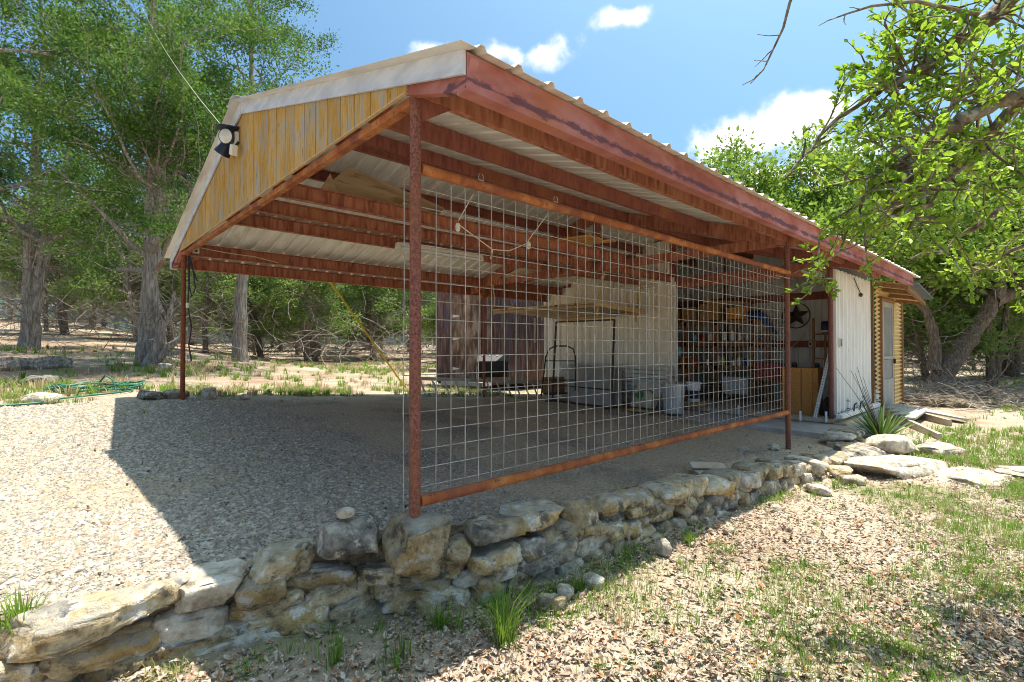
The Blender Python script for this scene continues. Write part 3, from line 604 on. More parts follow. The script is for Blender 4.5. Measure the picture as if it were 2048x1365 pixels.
# ------------------------------------------------------------------ carport (steel frame, roof, gable)
S = .289; YR = 3.005
def zu(y): return 2.397 + S * (y if y <= YR else 2 * YR - y)   # underside of the roof sheet
def build_carport():
    t = thing('carport', 'open rust red steel carport with ribbed metal roof and weathered wooden gable', 'carport', (2.7, 3, -.2))
    # posts
    for (x, y, z0, z1, m) in ((0, 0, -.14, 2.25, 'rust_post'), (0, 6.01, 0.0, 2.205, 'rust_orange_post'), (5.48, 0, -.6, 2.25, 'rust_post'), (5.48, 6.01, -.4, 2.2, 'rust_dark')):
        mb = MB().tube([(x, y, z0), (x, y, z1)], .0305, 20); mb.build('post', M[m], t, True)
    # roof sheets: ribbed, .914 m wide, on both slopes
    def sheet_prof(w):
        q = []
        x = 0
        while x < w - .01:
            q += [(x, 0), (x + .085, 0), (x + .103, .021), (x + .125, .021), (x + .143, 0)]; x += .2286
        q.append((w, 0)); return q + [(a, b + .0025) for a, b in q[::-1]]
    n = 12; w = .9144; x0 = -.14
    meR = meL = None
    for i in range(n):
        xa = x0 + i * w
        for side in (0, 1):
            dz = .0012 * (i % 2)
            p0 = (xa, -.585, zu(-.585) + .004 + dz) if side == 0 else (xa + w, 2 * YR + .585, zu(-.585) + .004 + dz)
            p1 = (p0[0], YR - .004 if side == 0 else YR + .004, zu(YR - .004) + .004 + dz)
            mb = MB().sweep(sheet_prof(w + .004), p0, p1); mb.build('roof_sheet', M['roof_sheet'], t)
    # ridge cap
    mb = MB()
    for sgn in (-1, 1):
        y1 = YR + sgn * .16; zz = zu(YR) + .034
        mb.hexa([(-.15, YR, zz), (10.84, YR, zz), (10.84, y1, zz - .16 * S), (-.15, y1, zz - .16 * S), (-.15, YR, zz + .003), (10.84, YR, zz + .003), (10.84, y1, zz - .16 * S + .003), (-.15, y1, zz - .16 * S + .003)])
    mb.build('ridge_cap', M['galv_trim'], t)
    # eave channels and purlins
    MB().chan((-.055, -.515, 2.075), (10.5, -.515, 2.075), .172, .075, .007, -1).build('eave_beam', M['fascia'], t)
    MB().chan((-.055, 6.525, 2.075), (10.5, 6.525, 2.075), .172, .06, .007, 1).build('eave_beam', M['rust_beam'], t)
    MB().chan((0.005, -.02, 2.252), (10.45, -.02, 2.252), .138, .05, .006, -1).build('side_beam', M['rust_beam'], t)
    MB().chan((0.005, 6.03, 2.21), (8.0, 6.03, 2.21), .175, .06, .006, 1).build('side_beam', M['rust_beam'], t)
    for y, d, m in ((1.055, -1, 'rust_dark'), (2.345, -1, 'rust_dark'), (2.93, -1, 'rust_dark'), (3.72, 1, 'rust_dark'), (4.98, 1, 'rust_beam')):
        h = .14
        for xa, xb in ((.01, 5.43), (5.53, 10.4)):
            MB().chan((xa, y, zu(y) - .004 - h), (xb, y, zu(y) - .004 - h), h, .05, .006, d).build('purlin', M[m], t)
    # front gable: chord, outriggers at both corners
    MB().beam((0.005, .03, 2.228), (0.005, 5.98, 2.228), .05, .046).build('gable_chord', M['rust_orange'], t)
    for s in (0, 1):
        f = lambda y: y if s == 0 else 2 * YR - y
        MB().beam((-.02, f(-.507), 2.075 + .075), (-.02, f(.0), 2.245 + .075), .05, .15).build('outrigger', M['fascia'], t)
    # gable boards with their grooves
    zt = lambda y: 2.252 + S * ((y if y <= YR else 2 * YR - y) + .51)
    pitch = .2032; nb_ = 30
    for i in range(nb_):
        ya = i * pitch + .004; yb = min((i + 1) * pitch - .004, 6.0)
        if yb - ya < .03: continue
        pts = [ya, yb]
        if ya < YR < yb: pts = [ya, YR, yb]
        bot = [(y, 2.262) for y in pts]; top = [(y, zt(y) - .07) for y in pts][::-1]
        poly = bot + top; k = len(poly); x1, x2 = -.052 - rnd.uniform(0, .002), -.040
        mb = MB(); mb.add([(x1, a, b) for a, b in poly] + [(x2, a, b) for a, b in poly],
                          [tuple(range(k)), tuple(range(k, 2 * k))[::-1]] + [(j, (j + 1) % k, k + (j + 1) % k, k + j) for j in range(k)])
        mb.build('gable_board', M['gable_wood'], t)
    mb = MB(); q = [(.01, 2.264), (5.99, 2.264), (5.99, zt(5.99) - .08), (YR, zt(YR) - .08), (.01, zt(.01) - .08)]
    mb.add([(-.038, a, b) for a, b in q] + [(-.028, a, b) for a, b in q], [tuple(range(5)), tuple(range(5, 10))[::-1]] + [(j, (j + 1) % 5, 5 + (j + 1) % 5, 5 + j) for j in range(5)]); mb.build('gable_backing', M['dark_steel'], t)
    MB().beam((-.05, .01, 2.257), (-.05, 6.0, 2.257), .02, .008).build('trim_strip', M['pine'], t)
    # rake trim
    for s in (0, 1):
        f = lambda y: y if s == 0 else 2 * YR - y
        a, b = f(-.512), YR
        q = [(-.074, a, zt(-.512) - .112), (-.074, b, zt(YR) - .112), (-.060, b, zt(YR) - .112), (-.060, a, zt(-.512) - .112)]
        mb = MB(); mb.hexa(q + [(p[0], p[1], p[2] + .113) for p in q])
        # folded top lip
        q2 = [(-.074, a, zt(-.512) + .001), (-.074, b, zt(YR) + .001), (.03, b, zt(YR) + .001), (.03, a, zt(-.512) + .001)]
        mb.build('rake_trim', M['galv_trim'], t)
    MB().box((-.03, 6.56, 2.145), (.09, .05, .16)).build('corner_cap', M['galv_trim'], t)
    # second frame at the far posts and the front of the workshop
    for X, m in ((5.48, 'rust_beam'), (8.03, 'rust_dark')):
        MB().beam((X, -.0, 2.275), (X, 6.0, 2.275), .05, .13).build('tie_beam', M[m], t)
        for s in (0, 1):
            f = lambda y: y if s == 0 else 2 * YR - y
            MB().beam((X, f(-.45), zu(-.45) - .10), (X, f(YR), zu(YR) - .10), .055, .185).build('rafter', M[m], t)
        MB().box((X, YR, 2.74), (.10, .09, .78)).build('king_post', M['rust_dark'], t)
    for sx in (5.44,):
        mb = MB()
        mb.hexa([(sx - .01, .03, 1.98), (sx, .03, 1.98), (sx, .07, 2.2), (sx - .01, .07, 2.2), (sx - .01, .03, 2.24), (sx, .03, 2.24), (sx, .36, 2.24), (sx - .01, .36, 2.24)])
    # storage joists lying along the bay at chord height
    for y, xb, m in ((2.41, 5.44, 'rust_beam'), (3.08, 8.0, 'rust_beam'), (3.80, 8.0, 'rust_beam')):
        MB().chan((.04, y, 2.255), (xb, y, 2.255), .146, .05, .006, 1).build('joist', M[m], t)
    # gusset plates
    mb = MB(); mb.add([(.03, -.006, 2.12), (.23, -.006, 2.25), (.03, -.006, 2.25), (.03, .006, 2.12), (.23, .006, 2.25), (.03, .006, 2.25)], [(0, 1, 2), (5, 4, 3), (0, 3, 4, 1), (1, 4, 5, 2), (2, 5, 3, 0)]); mb.build('gusset', M['rust_dark'], t)
    mb = MB(); mb.add([(.03, 6.0, 2.09), (.24, 6.0, 2.2), (.03, 6.0, 2.2), (.03, 6.012, 2.09), (.24, 6.012, 2.2), (.03, 6.012, 2.2)], [(0, 1, 2), (5, 4, 3), (0, 3, 4, 1), (1, 4, 5, 2), (2, 5, 3, 0)]); mb.build('gusset', M['rust_beam'], t)
    for a in (-1, 1):
        MB().beam((5.48 + a * .03, 6.0, 1.98), (5.48 + a * .22, 6.0, 2.2), .03, .05).build('knee_brace', M['rust_orange'], t)
    return t
build_carport()

def build_panel():
    t = thing('wire_fence_panel', 'rusty pipe framed wire mesh panel between the two right carport posts', 'fence', (2.7, 0, -.3))
    MB().tube([(.031, 0, 1.868), (5.449, 0, 1.868)], .030, 18).build('top_rail', M['rust_orange'], t, True)
    MB().tube([(.031, 0, .0914), (5.449, 0, .0914)], .030, 18).build('bottom_rail', M['rust_orange'], t, True)
    MB().tube([(5.40, 0, 1.868), (5.525, 0.0, 1.868)], .0335, 18).build('rail_end', M['rust_orange'], t, True)
    me = None
    def wob(): return rnd.uniform(-.004, .004)
    i = 0
    x = -.045
    while x < 5.6:
        p = [(x + wob() * .5, .037, .03), (x + wob(), .037 + wob(), .6), (x + wob(), .037 + wob() * 1.5, 1.25), (x + wob() * .5, .037, 1.875)]
        MB().tube(p, .0026, 5).build('wire', M['wire'], t, True); x += .1016
    for k in range(19):
        z = .05 + k * .1016
        p = [(xx, .043 + wob() * .6, z + wob() * .8) for xx in np.linspace(-.05, 5.5, 12)]
        MB().tube(p, .0026, 5).build('wire', M['wire'], t, True)
    # hooks on the top rail are wire hooks hung over it
    for x in (.45, 1.11):
        h = thing('hook', 'small metal S hook hanging over the top rail nearest the front post' if x < 1 else 'small metal S hook over the top rail, second from the front post', 'hook', (x, 0, 1.898))
        a = np.linspace(0, math.pi, 7)
        MB().tube([(x - .018, 0, 1.898), (x - .018, 0, 1.93), (x - .006, 0, 1.94)], .0025, 5).build('prong', M['wire'], h)
        MB().tube([(x + .018, 0, 1.898), (x + .018, 0, 1.93), (x + .008, 0, 1.94)], .0025, 5).build('prong', M['wire'], h)
        MB().box((x, 0, 1.899), (.04, .012, .01)).build('plate', M['wire'], h)
    r = thing('pulley_rope', 'pale rope with two knotted pulleys draped behind the upper mesh', 'rope', (.45, .07, 1.53))
    P = [(.45, .07, 1.838), (.34, .07, 1.66), (.335, .07, 1.635), (.45, .07, 1.585), (.60, .07, 1.52), (.74, .07, 1.53), (.90, .07, 1.60), (.93, .07, 1.64), (1.11, .07, 1.838)]
    MB().tube(P, .003, 6).build('cord', M['rope'], r, True)
    for x, z in ((.333, 1.615), (.918, 1.59)):
        MB().lathe([(.0, -.028), (.012, -.022), (.015, 0), (.012, .022), (.0, .028)], (x, .07, z), 10).build('pulley', M['rope'], r, True)
    MB().tube([(.60, .07, 1.52), (.595, .07, 1.49), (.585, .07, 1.46)], .004, 6).build('knot', M['rope'], r, True)
build_panel()

# ------------------------------------------------------------------ workshop behind the bay
FZ = -.25
def vert_profile(n, per=.2286, rib=.038):
    q = []
    for i in range(n):
        x = i * per; q += [(x, 0), (x + .06, 0), (x + .075, rib), (x + .105, rib), (x + .12, 0)]
    q.append((n * per, 0)); return q + [(a, b - .002) for a, b in q[::-1]]
def wave_profile(n, per, amp):
    q = []
    for i in range(n * 6 + 1):
        a = i / 6 * 2 * math.pi; q.append((i * per / 6, amp * math.sin(a)))
    return q + [(a, b - .002) for a, b in q[::-1]]
def build_workshop():
    t = thing('workshop', 'white ribbed metal workshop with open bay under the carport roof', 'workshop', (9.2, 2.5, -.5))
    MB().box((9.3, 3.1, -.42), (2.56, 5.9, .34)).build('floor_slab', M['concrete'], t)
    MB().box((7.42, 1.35, -.42), (1.16, 3.4, .17)).build('apron_slab', M['concrete'], t)
    MB().box((7.985, 1.6, -.285), (.05, 2.9, .066)).build('sill_board', M['old_wood'], t)
    # front wall left of the bay: vertical ribbed sheets (normal -X)
    per = .2286
    y = 2.97
    while y < 5.95:
        n = 4; w = n * per
        prof = vert_profile(n)
        MB().sweep([(a, b) for a, b in prof], (8.0, y + w, FZ), (8.0, y + w, zu(min(y + w * .5, 6.0)) - .02), up=(-1, 0, 0)).build('wall_sheet', M['beige_metal'], t)
        y += w + .001
    MB().box((8.0, 2.955, 1.0), (.06, .03, 2.5)).build('bay_trim', M['white_metal'], t)
    # gable over the left half is the same sheets; top infill right of it
    # right side wall (normal -Y)
    for i in range(3):
        n = 3 if i < 2 else 4
        xa = 8.12 + (0, 3, 6)[i] * per
        MB().sweep(vert_profile(n), (xa, .15, -.17), (xa, .15, 2.2), up=(0, -1, 0)).build('wall_sheet', M['white_metal'], t)
    MB().box((8.10, .15, 1.0), (.035, .05, 2.4)).build('corner_trim', M['white_metal'], t)
    MB().tube([(8.02, .19, FZ), (8.02, .19, 2.2)], .037, 16).build('corner_post', M['rust_post'], t, True)
    MB().box((10.56, .14, 1.0), (.05, .04, 2.4)).build('end_trim', M['brown_trim'], t)
    # stucco footing under the side wall
    mb = MB(); mb.hexa([(7.9, -.12, -.75), (10.55, -.03, -.75), (10.55, .13, -.75), (7.9, .13, -.75), (7.93, -.05, -.30), (10.55, -.0, -.24), (10.55, .14, -.24), (7.93, .14, -.30)])
    mb.build('footing', M['stucco'], t, bevel=.015)
    MB().box((9.2, .05, -.20), (2.6, .10, .07)).build('ledge', M['white_metal'], t, bevel=.01)
    for x in (8.3, 9.3, 10.3): 
        MB().tube([(x, .02, -.16), (x, .02, .08)], .02, 10).build('pipe_stub', M['white_plastic'], t, True)
        mb = MB()
        for z in (-.12, -.09, .03): mb.lathe([(.024, -.006), (.032, 0), (.024, .006)], (x, .02, z), 10)
        mb.build('pipe_band', M['dark_steel'], t)
    for x in (8.55, 8.95): MB().tube([(x, .0, -.16), (x, -.01, -.05), (x + .04, -.03, -.02)], .012, 6).build('valve', M['dark_steel'], t)
    # back wall, inside face, left inside wall
    y = .2
    while y < 5.9:
        w = 4 * per
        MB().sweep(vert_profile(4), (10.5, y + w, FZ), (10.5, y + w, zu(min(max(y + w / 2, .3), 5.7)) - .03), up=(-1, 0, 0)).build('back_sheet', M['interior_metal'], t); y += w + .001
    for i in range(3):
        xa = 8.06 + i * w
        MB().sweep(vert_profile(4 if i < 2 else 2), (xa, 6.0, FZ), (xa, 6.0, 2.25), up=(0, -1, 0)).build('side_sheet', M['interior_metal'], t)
    for s_ in (0, 1):
        f = lambda y: y if s_ == 0 else 2 * YR - y
        MB().beam((10.47, f(.2), zu(.2) - .19), (10.47, f(YR), zu(YR) - .19), .04, .36).build('gable_closure', M['interior_metal'], t)
    for z, hh in ((2.0, .16), (.985, .14)): MB().beam((10.44, .22, z), (10.44, 5.95, z), .06, hh).build('girt', M['rust_dark'], t)
    MB().beam((8.05, .2, 2.17), (8.05, 2.95, 2.17), .06, .10).build('bay_header', M['rust_beam'], t)
    MB().tube([(10.44, 3.0, FZ), (10.44, 3.0, 3.1)], .04, 10).build('inner_post', M['rust_dark'], t, True)
    # screw heads along the girt line of the front wall
    for k in range(9):
        yy = 3.1 + k * .33
        MB().lathe([(0, .006), (.007, .003), (.009, 0)], (7.995, yy, 1.02), 6, (-1, 0, 0)).build('screw', M['dark_steel'], t)
    for k in range(8):
        MB().lathe([(0, .006), (.007, .003), (.009, 0)], (8.28 + k * .29, .148, .86 + (k % 2) * .01), 6, (0, -1, 0)).build('screw', M['dark_steel'], t)
    # rear room: tan corrugated wall with horizontal ribs, screen door and small awning
    ax, bx = 10.62, 13.0
    def seg(xa, xb, z0, z1, name='tan_sheet'):
        n = max(1, round((z1 - z0) / .085)); per_ = (z1 - z0) / n
        # sweep along +X with the profile running up Z, waves towards -Y
        MB().sweep([(b, a) for a, b in wave_profile(n, per_, .02)], (xa, .10, z0), (xb, .10, z0)).build(name, M['yellow_metal'], t)
    seg(ax, 10.92, -.34, 1.86); seg(12.02, bx, -.5, 1.86); seg(ax, bx, 1.865, 2.12)
    MB().box((13.03, .12, .8), (.07, .12, 2.75)).build('end_post', M['brown_trim'], t)
    MB().box((10.95, .085, .72), (.06, .07, 2.3)).build('door_jamb', M['brown_trim'], t)
    MB().box((12.0, .085, .72), (.05, .07, 2.3)).build('door_jamb', M['brown_trim'], t)
    mb = MB().box((11.47, .08, 1.90), (1.14, .08, .09)); 
    for k in range(9): mb.lathe([(0, .02), (.035, .012), (.045, 0)], (11.0 + k * .118, .04, 1.90), 8, (0, -1, 0))
    mb.build('door_header', M['brown_trim'], t, True)
    d = MB()
    x0, x1, z0, z1 = 10.985, 11.97, -.42, 1.85
    d.box((x0 + .045, .07, (z0 + z1) / 2), (.09, .04, z1 - z0)).box((x1 - .045, .07, (z0 + z1) / 2), (.09, .04, z1 - z0))
    d.box(((x0 + x1) / 2, .07, z1 - .05), (x1 - x0 - .18, .038, .10)).box(((x0 + x1) / 2, .07, .70), (x1 - x0 - .18, .038, .06)).box(((x0 + x1) / 2, .07, z0 + .34), (x1 - x0 - .18, .038, .68))
    dd = d.build('screen_door', M['cement_board'], t)
    MB().box(((x0 + x1) / 2, .075, 1.24), (x1 - x0 - .18, .01, 1.02)).build('glass_pane', M['glass'], dd)
    MB().box(((x0 + x1) / 2, .075, .46), (x1 - x0 - .18, .01, .40)).build('screen_mesh', M['grey_plastic'], dd)
    MB().box((x1 - .04, .035, .62), (.03, .05, .10)).build('handle', M['black_plastic'], dd)
    # awning
    a = [(10.60, .10, 2.17), (12.45, .10, 1.95), (12.45, -.40, 1.86), (10.60, -.40, 2.05)]
    MB().beam(a[3], a[2], .05, .07).build('awning_fascia', M['brown_trim'], t)
    for f in (0, .33, .66, 1):
        p = Vector(a[0]).lerp(Vector(a[1]), f); q = Vector(a[3]).lerp(Vector(a[2]), f); MB().beam(p, q, .045, .07).build('awning_rafter', M['brown_trim'], t)
    p0 = Vector(a[3]) + Vector((-.02, -.02, .06)); p1 = Vector(a[0]) + Vector((-.02, 0, .06))
    prof = wave_profile(22, .085, .015)
    mb = MB(); tdir = (Vector(a[1]) - Vector(a[0])).normalized(); n = len(prof); up = Vector((0, 0, 1))
    vs = [tuple(base + tdir * s_ + up * z_) for base in (p0, p1) for s_, z_ in prof]
    mb.add(vs, [(i, (i + 1) % n, n + (i + 1) % n, n + i) for i in range(n)]); mb.build('awning_sheet', M['yellow_metal'], t)
    MB().beam(Vector(a[3]) + Vector((.1, -.05, .10)), Vector(a[2]) + Vector((.05, -.05, .10)), .20, .025).build('awning_cap', M['solar'], t)
    return t
build_workshop()
def small_on_wall():
    t = thing('hanging_rod', 'dark dangling rod with round end on the white side wall', 'ornament', (9.3, .1, 1.9))
    MB().tube([(9.07, .10, 2.14), (9.28, .10, 2.02), (9.50, .10, 1.90)], .008, 6).build('rod', M['dark_steel'], t)
    MB().lathe([(0, -.03), (.03, -.02), (.04, 0), (.03, .02), (0, .03)], (9.53, .10, 1.875), 12, (0, 1, 0)).build('ball', M['dark_steel'], t, True)
    t = thing('switch_box', 'small outdoor switch box on the white corner sheet beside the open bay', 'switch', (8.22, .12, .99))
    MB().box((8.22, .115, .99), (.07, .04, .16)).build('box', M['cream'], t, bevel=.005); MB().box((8.22, .09, .99), (.04, .02, .12)).build('cover', M['grey_plastic'], t)
    t = thing('outlet_cover', 'grey outlet plate on the dark girt of the back wall', 'outlet', (10.4, 1.16, .985))
    MB().box((10.395, 1.16, .985), (.02, .13, .12)).build('plate', M['cream'], t, bevel=.004)
    for dy in (-.03, .03): MB().box((10.383, 1.16 + dy, .985), (.006, .035, .05)).build('socket', M['dark_steel'], t)
    # star ornament
    t = thing('star_ornament', 'rusty metal star inside a ring hanging on the back wall', 'ornament', (10.38, 1.47, 1.6))
    a = np.linspace(0, 2 * math.pi, 41); MB().tube([(10.40, 1.47 + .27 * math.cos(q), 1.60 + .27 * math.sin(q)) for q in a], .011, 6, False).build('ring', M['dark_steel'], t, True)
    mb = MB(); P = []
    for k in range(10):
        r = .265 if k % 2 == 0 else .105; q = math.pi / 2 + k * math.pi / 5; P.append((10.405, 1.47 + r * math.cos(q), 1.60 + r * math.sin(q)))
    P += [(10.355, 1.47, 1.60), (10.42, 1.47, 1.60)]
    mb.add(P, [(k, (k + 1) % 10, 10) for k in range(10)] + [((k + 1) % 10, k, 11) for k in range(10)]); mb.build('star', M['dark_steel'], t)
small_on_wall()

# ------------------------------------------------------------------ wooden shed behind
def build_shed():
    c = Vector((7.0, 7.62, -.02)); R = -math.radians(2)
    t = thing('wooden_shed', 'dark brown board sided wooden shed behind the carport', 'shed', (7.5, 8.2, -.05))
    a = Vector((-.36, .93, 0)).normalized(); b = Vector((.998, .05, 0)).normalized()   # left face runs to a, right face to b
    z0, z1 = -.02, 2.62; la, lb = 1.62, 3.3; w = .2
    def boards(o, d, L, nrm, skip=None):
        s = 0
        while s < L - .02:
            e = min(s + w, L)
            if skip and skip[0] <= s < skip[1]: s = e; continue
            p = o + d * (s + .003); q = o + d * (e - .003); k = nrm * .018
            MB().hexa([(p.x, p.y, z0), (q.x, q.y, z0), (q.x - k.x, q.y - k.y, z0), (p.x - k.x, p.y - k.y, z0), (p.x, p.y, z1), (q.x, q.y, z1), (q.x - k.x, q.y - k.y, z1), (p.x - k.x, p.y - k.y, z1)]).build('board', M['shed_wood'], t)
            s = e
    na = Vector((-a.y, a.x, 0)); na = na if na.x < 0 else -na
    nb_ = Vector((b.y, -b.x, 0))
    boards(c, b, lb, nb_); boards(c, a, la, na, (.2, 1.2))
    # backing box
    k1 = c - na * .03 - nb_ * .03
    P = [k1, k1 + b * (lb - .04), k1 + b * (lb - .04) + a * (la - .04), k1 + a * (la - .04)]
    MB().hexa([(p.x, p.y, z0 - .05) for p in P] + [(p.x, p.y, z1) for p in P]).build('wall_core', M['shed_wood'], t)
    # door on the left face
    o = c + na * .012; p, q = o + a * .24, o + a * 1.18; k = na * .03
    dr = MB().hexa([(p.x, p.y, .06), (q.x, q.y, .06), (q.x - k.x, q.y - k.y, .06), (p.x - k.x, p.y - k.y, .06), (p.x, p.y, 2.3), (q.x, q.y, 2.3), (q.x - k.x, q.y - k.y, 2.3), (p.x - k.x, p.y - k.y, 2.3)]).build('door', M['shed_door'], t)
    for z in (.35, 1.15, 1.75):
        h = o + a * 1.10 + na * .012; MB().beam(h, h - a * .22, .012, .07).build('hinge', M['cream'], dr) if False else MB().hexa([(h.x, h.y, z - .04), ((h - a * .2).x, (h - a * .2).y, z - .012), ((h - a * .2 - na * .01).x, (h - a * .2 - na * .01).y, z - .012), ((h - na * .01).x, (h - na * .01).y, z - .04), (h.x, h.y, z + .04), ((h - a * .2).x, (h - a * .2).y, z + .012), ((h - a * .2 - na * .01).x, (h - a * .2 - na * .01).y, z + .012), ((h - na * .01).x, (h - na * .01).y, z + .04)]).build('hinge', M['cream'], dr)
    cc = c + nb_ * .01 + na * .01
    MB().box((cc.x, cc.y, 1.3), (.09, .09, 2.64)).build('corner_board', M['shed_door'], t)
    MB().hexa([((v).x, (v).y, z) for z in (z1, z1 + .08) for v in (c + na * .25 + nb_ * .25 - b * .0, c + b * (lb + .2) + nb_ * .25, c + b * (lb + .2) + a * (la + .2), c + na * .25 + a * (la + .2))]).build('roof', M['roof_sheet'], t)
    p = c + a * .3 + na * .3
    MB().box((p.x - .15, p.y + .1, -.0), (1.2, .5, .10), Matrix.Rotation(math.atan2(a.y, a.x), 3, 'Z')).build('door_step', M['grey_wood'], t)
build_shed()

# ------------------------------------------------------------------ things under and around the carport
def things():
    # twin floodlight on the gable
    t = thing('floodlight', 'twin black floodlight with motion sensor on the wooden gable', 'floodlight', (-.055, 3.16, 2.93))
    MB().box((-.075, 3.16, 2.95), (.04, .13, .13)).build('base_plate', M['cream'], t, bevel=.006)
    mb = MB().lathe([(.0, -.14), (.045, -.13), (.075, 0), (.06, 0.0), (.035, -.10)], (-.17, 3.12, 2.95), 20, (-.75, -.62, -.15)); hd = mb.build('lamp_head', M['black_lamp'], t, True)
    MB().lathe([(0, .012), (.05, .006), (.073, -.002), (.0, -.004)], (-.17, 3.12, 2.95), 20, (-.75, -.62, -.15)).build('lens', M['lamp_glass'], hd, True)
    mb = MB().lathe([(.0, -.15), (.04, -.14), (.075, 0), (.06, 0.0), (.035, -.10)], (-.16, 3.29, 2.83), 20, (-.3, .55, -.78)); hd = mb.build('lamp_head', M['black_lamp'], t, True)
    MB().lathe([(0, .006), (.06, .002), (.073, -.002), (.0, -.004)], (-.16, 3.29, 2.83), 20, (-.3, .55, -.78)).build('lens', M['lamp_glass'], hd, True)
    MB().box((-.15, 3.14, 3.04), (.18, .15, .012), Matrix.Rotation(-.12, 3, 'Y')).build('hood', M['black_lamp'], t)
    MB().box((-.12, 3.34, 2.94), (.11, .09, .10), Matrix.Rotation(.5, 3, 'X')).build('junction_cover', M['cream'], t)
    MB().box((-.12, 3.03, 2.80), (.06, .075, .10), Matrix.Rotation(.4, 3, 'X')).build('sensor', M['cream'], t, bevel=.008)
    MB().tube([(-.07, 3.06, 2.9), (-.10, 3.05, 2.85), (-.12, 3.035, 2.83)], .012, 8).build('arm', M['black_plastic'], t)
    t = MB(); P = [Vector((-.12, 3.18, 2.99)).lerp(Vector((.45, 16.5, 11.9)), f) - Vector((0, 0, 1.2 * f * (1 - f))) for f in np.linspace(0, 1, 9)]
    tag(t.tube([tuple(p) for p in P], .004, 5).build('overhead_cable', M['aluminium'], None), 'thin pale cable running from the gable floodlight up into the trees', 'cable')
    # outlet and hanging cords at the left post
    t = thing('outlet_box', 'cream double outlet box on the left eave beam near the left post', 'outlet', (.14, 5.5, 2.27))
    MB().box((.14, 5.98, 2.31), (.085, .04, .13)).build('box', M['cream'], t, bevel=.005)
    for dz in (-.03, .03): MB().box((.14, 5.958, 2.31 + dz), (.035, .006, .03)).build('socket', M['dark_steel'], t)
    tag(MB().tube([(.19, 5.96, 2.33), (.5, 5.95, 2.30), (.9, 5.96, 2.29), (1.25, 5.97, 2.24)], .007, 6).build('yellow_cord', M['rope'], None, True), 'thin yellow cord leaving the outlet box along the left beam', 'cord')
    t = thing('power_cord', 'black extension cords hanging in loops down the left post', 'cord', (.08, 5.97, 1.5))
    MB().tube([(.05, 5.97, 2.2), (.06, 5.95, 1.9), (.04, 5.95, 1.5), (.09, 5.95, 1.2), (.06, 5.96, .95), (.09, 5.95, .72)], .010, 6).build('cord', M['black_plastic'], t, True)
    MB().tube([(.06, 5.96, 2.2), (.10, 5.94, 2.0), (.13, 5.94, 1.75), (.09, 5.94, 1.62), (.05, 5.95, 1.8), (.05, 5.96, 2.1)], .010, 6).build('loop', M['black_plastic'], t, True)
    MB().tube([(.04, 5.96, 2.15), (.12, 5.94, 1.95), (.15, 5.94, 1.85)], .010, 6).build('loop', M['black_plastic'], t, True)
    MB().lathe([(.0, -.04), (.022, -.03), (.022, .03), (0, .04)], (.04, 5.945, 1.5), 10).build('plug', M['cream'], t, True)
    # fluorescent strip lights
    def strip(p0, p1, label):
        p0 = Vector(p0); p1 = Vector(p1); m_ = (p0 + p1) / 2
        t = thing('strip_light', label, 'light fixture', m_)
        MB().beam(p0, p1, .10, .05).build('housing', M['cream'], t, bevel=.004)
        d = (p1 - p0).normalized(); sd = d.cross(Vector((0, 0, 1))).normalized()
        for s in (-1, 1): MB().tube([tuple(p0 + d * .06 + sd * .025 * s - Vector((0, 0, .042))), tuple(p1 - d * .06 + sd * .025 * s - Vector((0, 0, .042)))], .016, 10).build('tube', M['white_plastic'], t, True)
        for p in (p0 + d * .02, p1 - d * .02): MB().box(p - Vector((0, 0, .04)), (.045, .10, .05)).build('end_cap', M['cream'], t)
    strip((2.03, 3.70, 2.30), (3.50, 3.70, 2.30), 'long cream fluorescent strip light hung under the joists')
    strip((7.93, 4.36, 2.30), (7.93, 3.40, 2.19), 'short fluorescent strip light on the white front wall')
    # plywood and scrap boards up on the joists
    def board(name, P, th, m, label, cat='board'):
        P = [Vector(p) for p in P]; n = (P[1] - P[0]).cross(P[3] - P[0]).normalized() * th
        base = sum(P, Vector()) / 4; mb = MB().hexa(P + [p + n for p in P])
        mb.v = [(a - base.x, b - base.y, c - base.z) for a, b, c in mb.v]
        o = mb.build(name, M[m], None); o.location = base; ORG[o.name] = base; return tag(o, label, cat)
    board('plywood_sheet', [(.51, 2.60, 2.41), (1.90, 2.60, 2.41), (2.20, 2.85, 2.64), (.95, 2.85, 2.85)], .012, 'plywood', 'pale plywood offcut leaning against the left roof slope above the joists', 'plywood')
    board('plywood_scrap', [(.50, 2.56, 2.41), (.72, 2.56, 2.41), (.68, 2.60, 2.55), (.64, 2.60, 2.64)], .012, 'plywood', 'small pointed plywood scrap beside the leaning plywood offcut', 'plywood')
    board('plywood_sheet', [(5.2, 5.05, 2.345), (6.25, 4.37, 2.345), (6.40, 2.74, 2.405), (4.86, 2.74, 2.405)], .015, 'plywood', 'large plywood sheet lying flat across the far tie beam', 'plywood')
    for k, (x, y, L, a, z) in enumerate(((3.80, 2.40, 1.05, 1.35, 2.412), (3.93, 2.42, 1.0, 1.25, 2.414), (4.08, 2.36, .9, 1.45, 2.413), (4.22, 2.30, .95, 1.2, 2.415), (3.98, 2.36, .85, 1.3, 2.44), (4.35, 2.42, .55, 1.5, 2.44))):
        d = Vector((math.cos(a), -math.sin(a), 0)) * L / 2; s = Vector((d.y, -d.x, 0)).normalized() * .06; c = Vector((x, y, z))
        board('scrap_board', [c - d - s, c + d - s, c + d + s, c - d + s], .022, 'orange_wood', 'orange pine scrap on the nearest joist, ' + ('lowest and nearest the front', 'second from the front', 'third from the front', 'farthest of the bottom row', 'lying on top of the others', 'shortest one on top at the far end')[k])['group'] = 'pine scraps on the joists'
    # hanging plank platform
    t = thing('hanging_shelf', 'wooden plank shelf hung on straps and ropes from the roof frame', 'hanging shelf', (6.8, 4.9, 1.6))
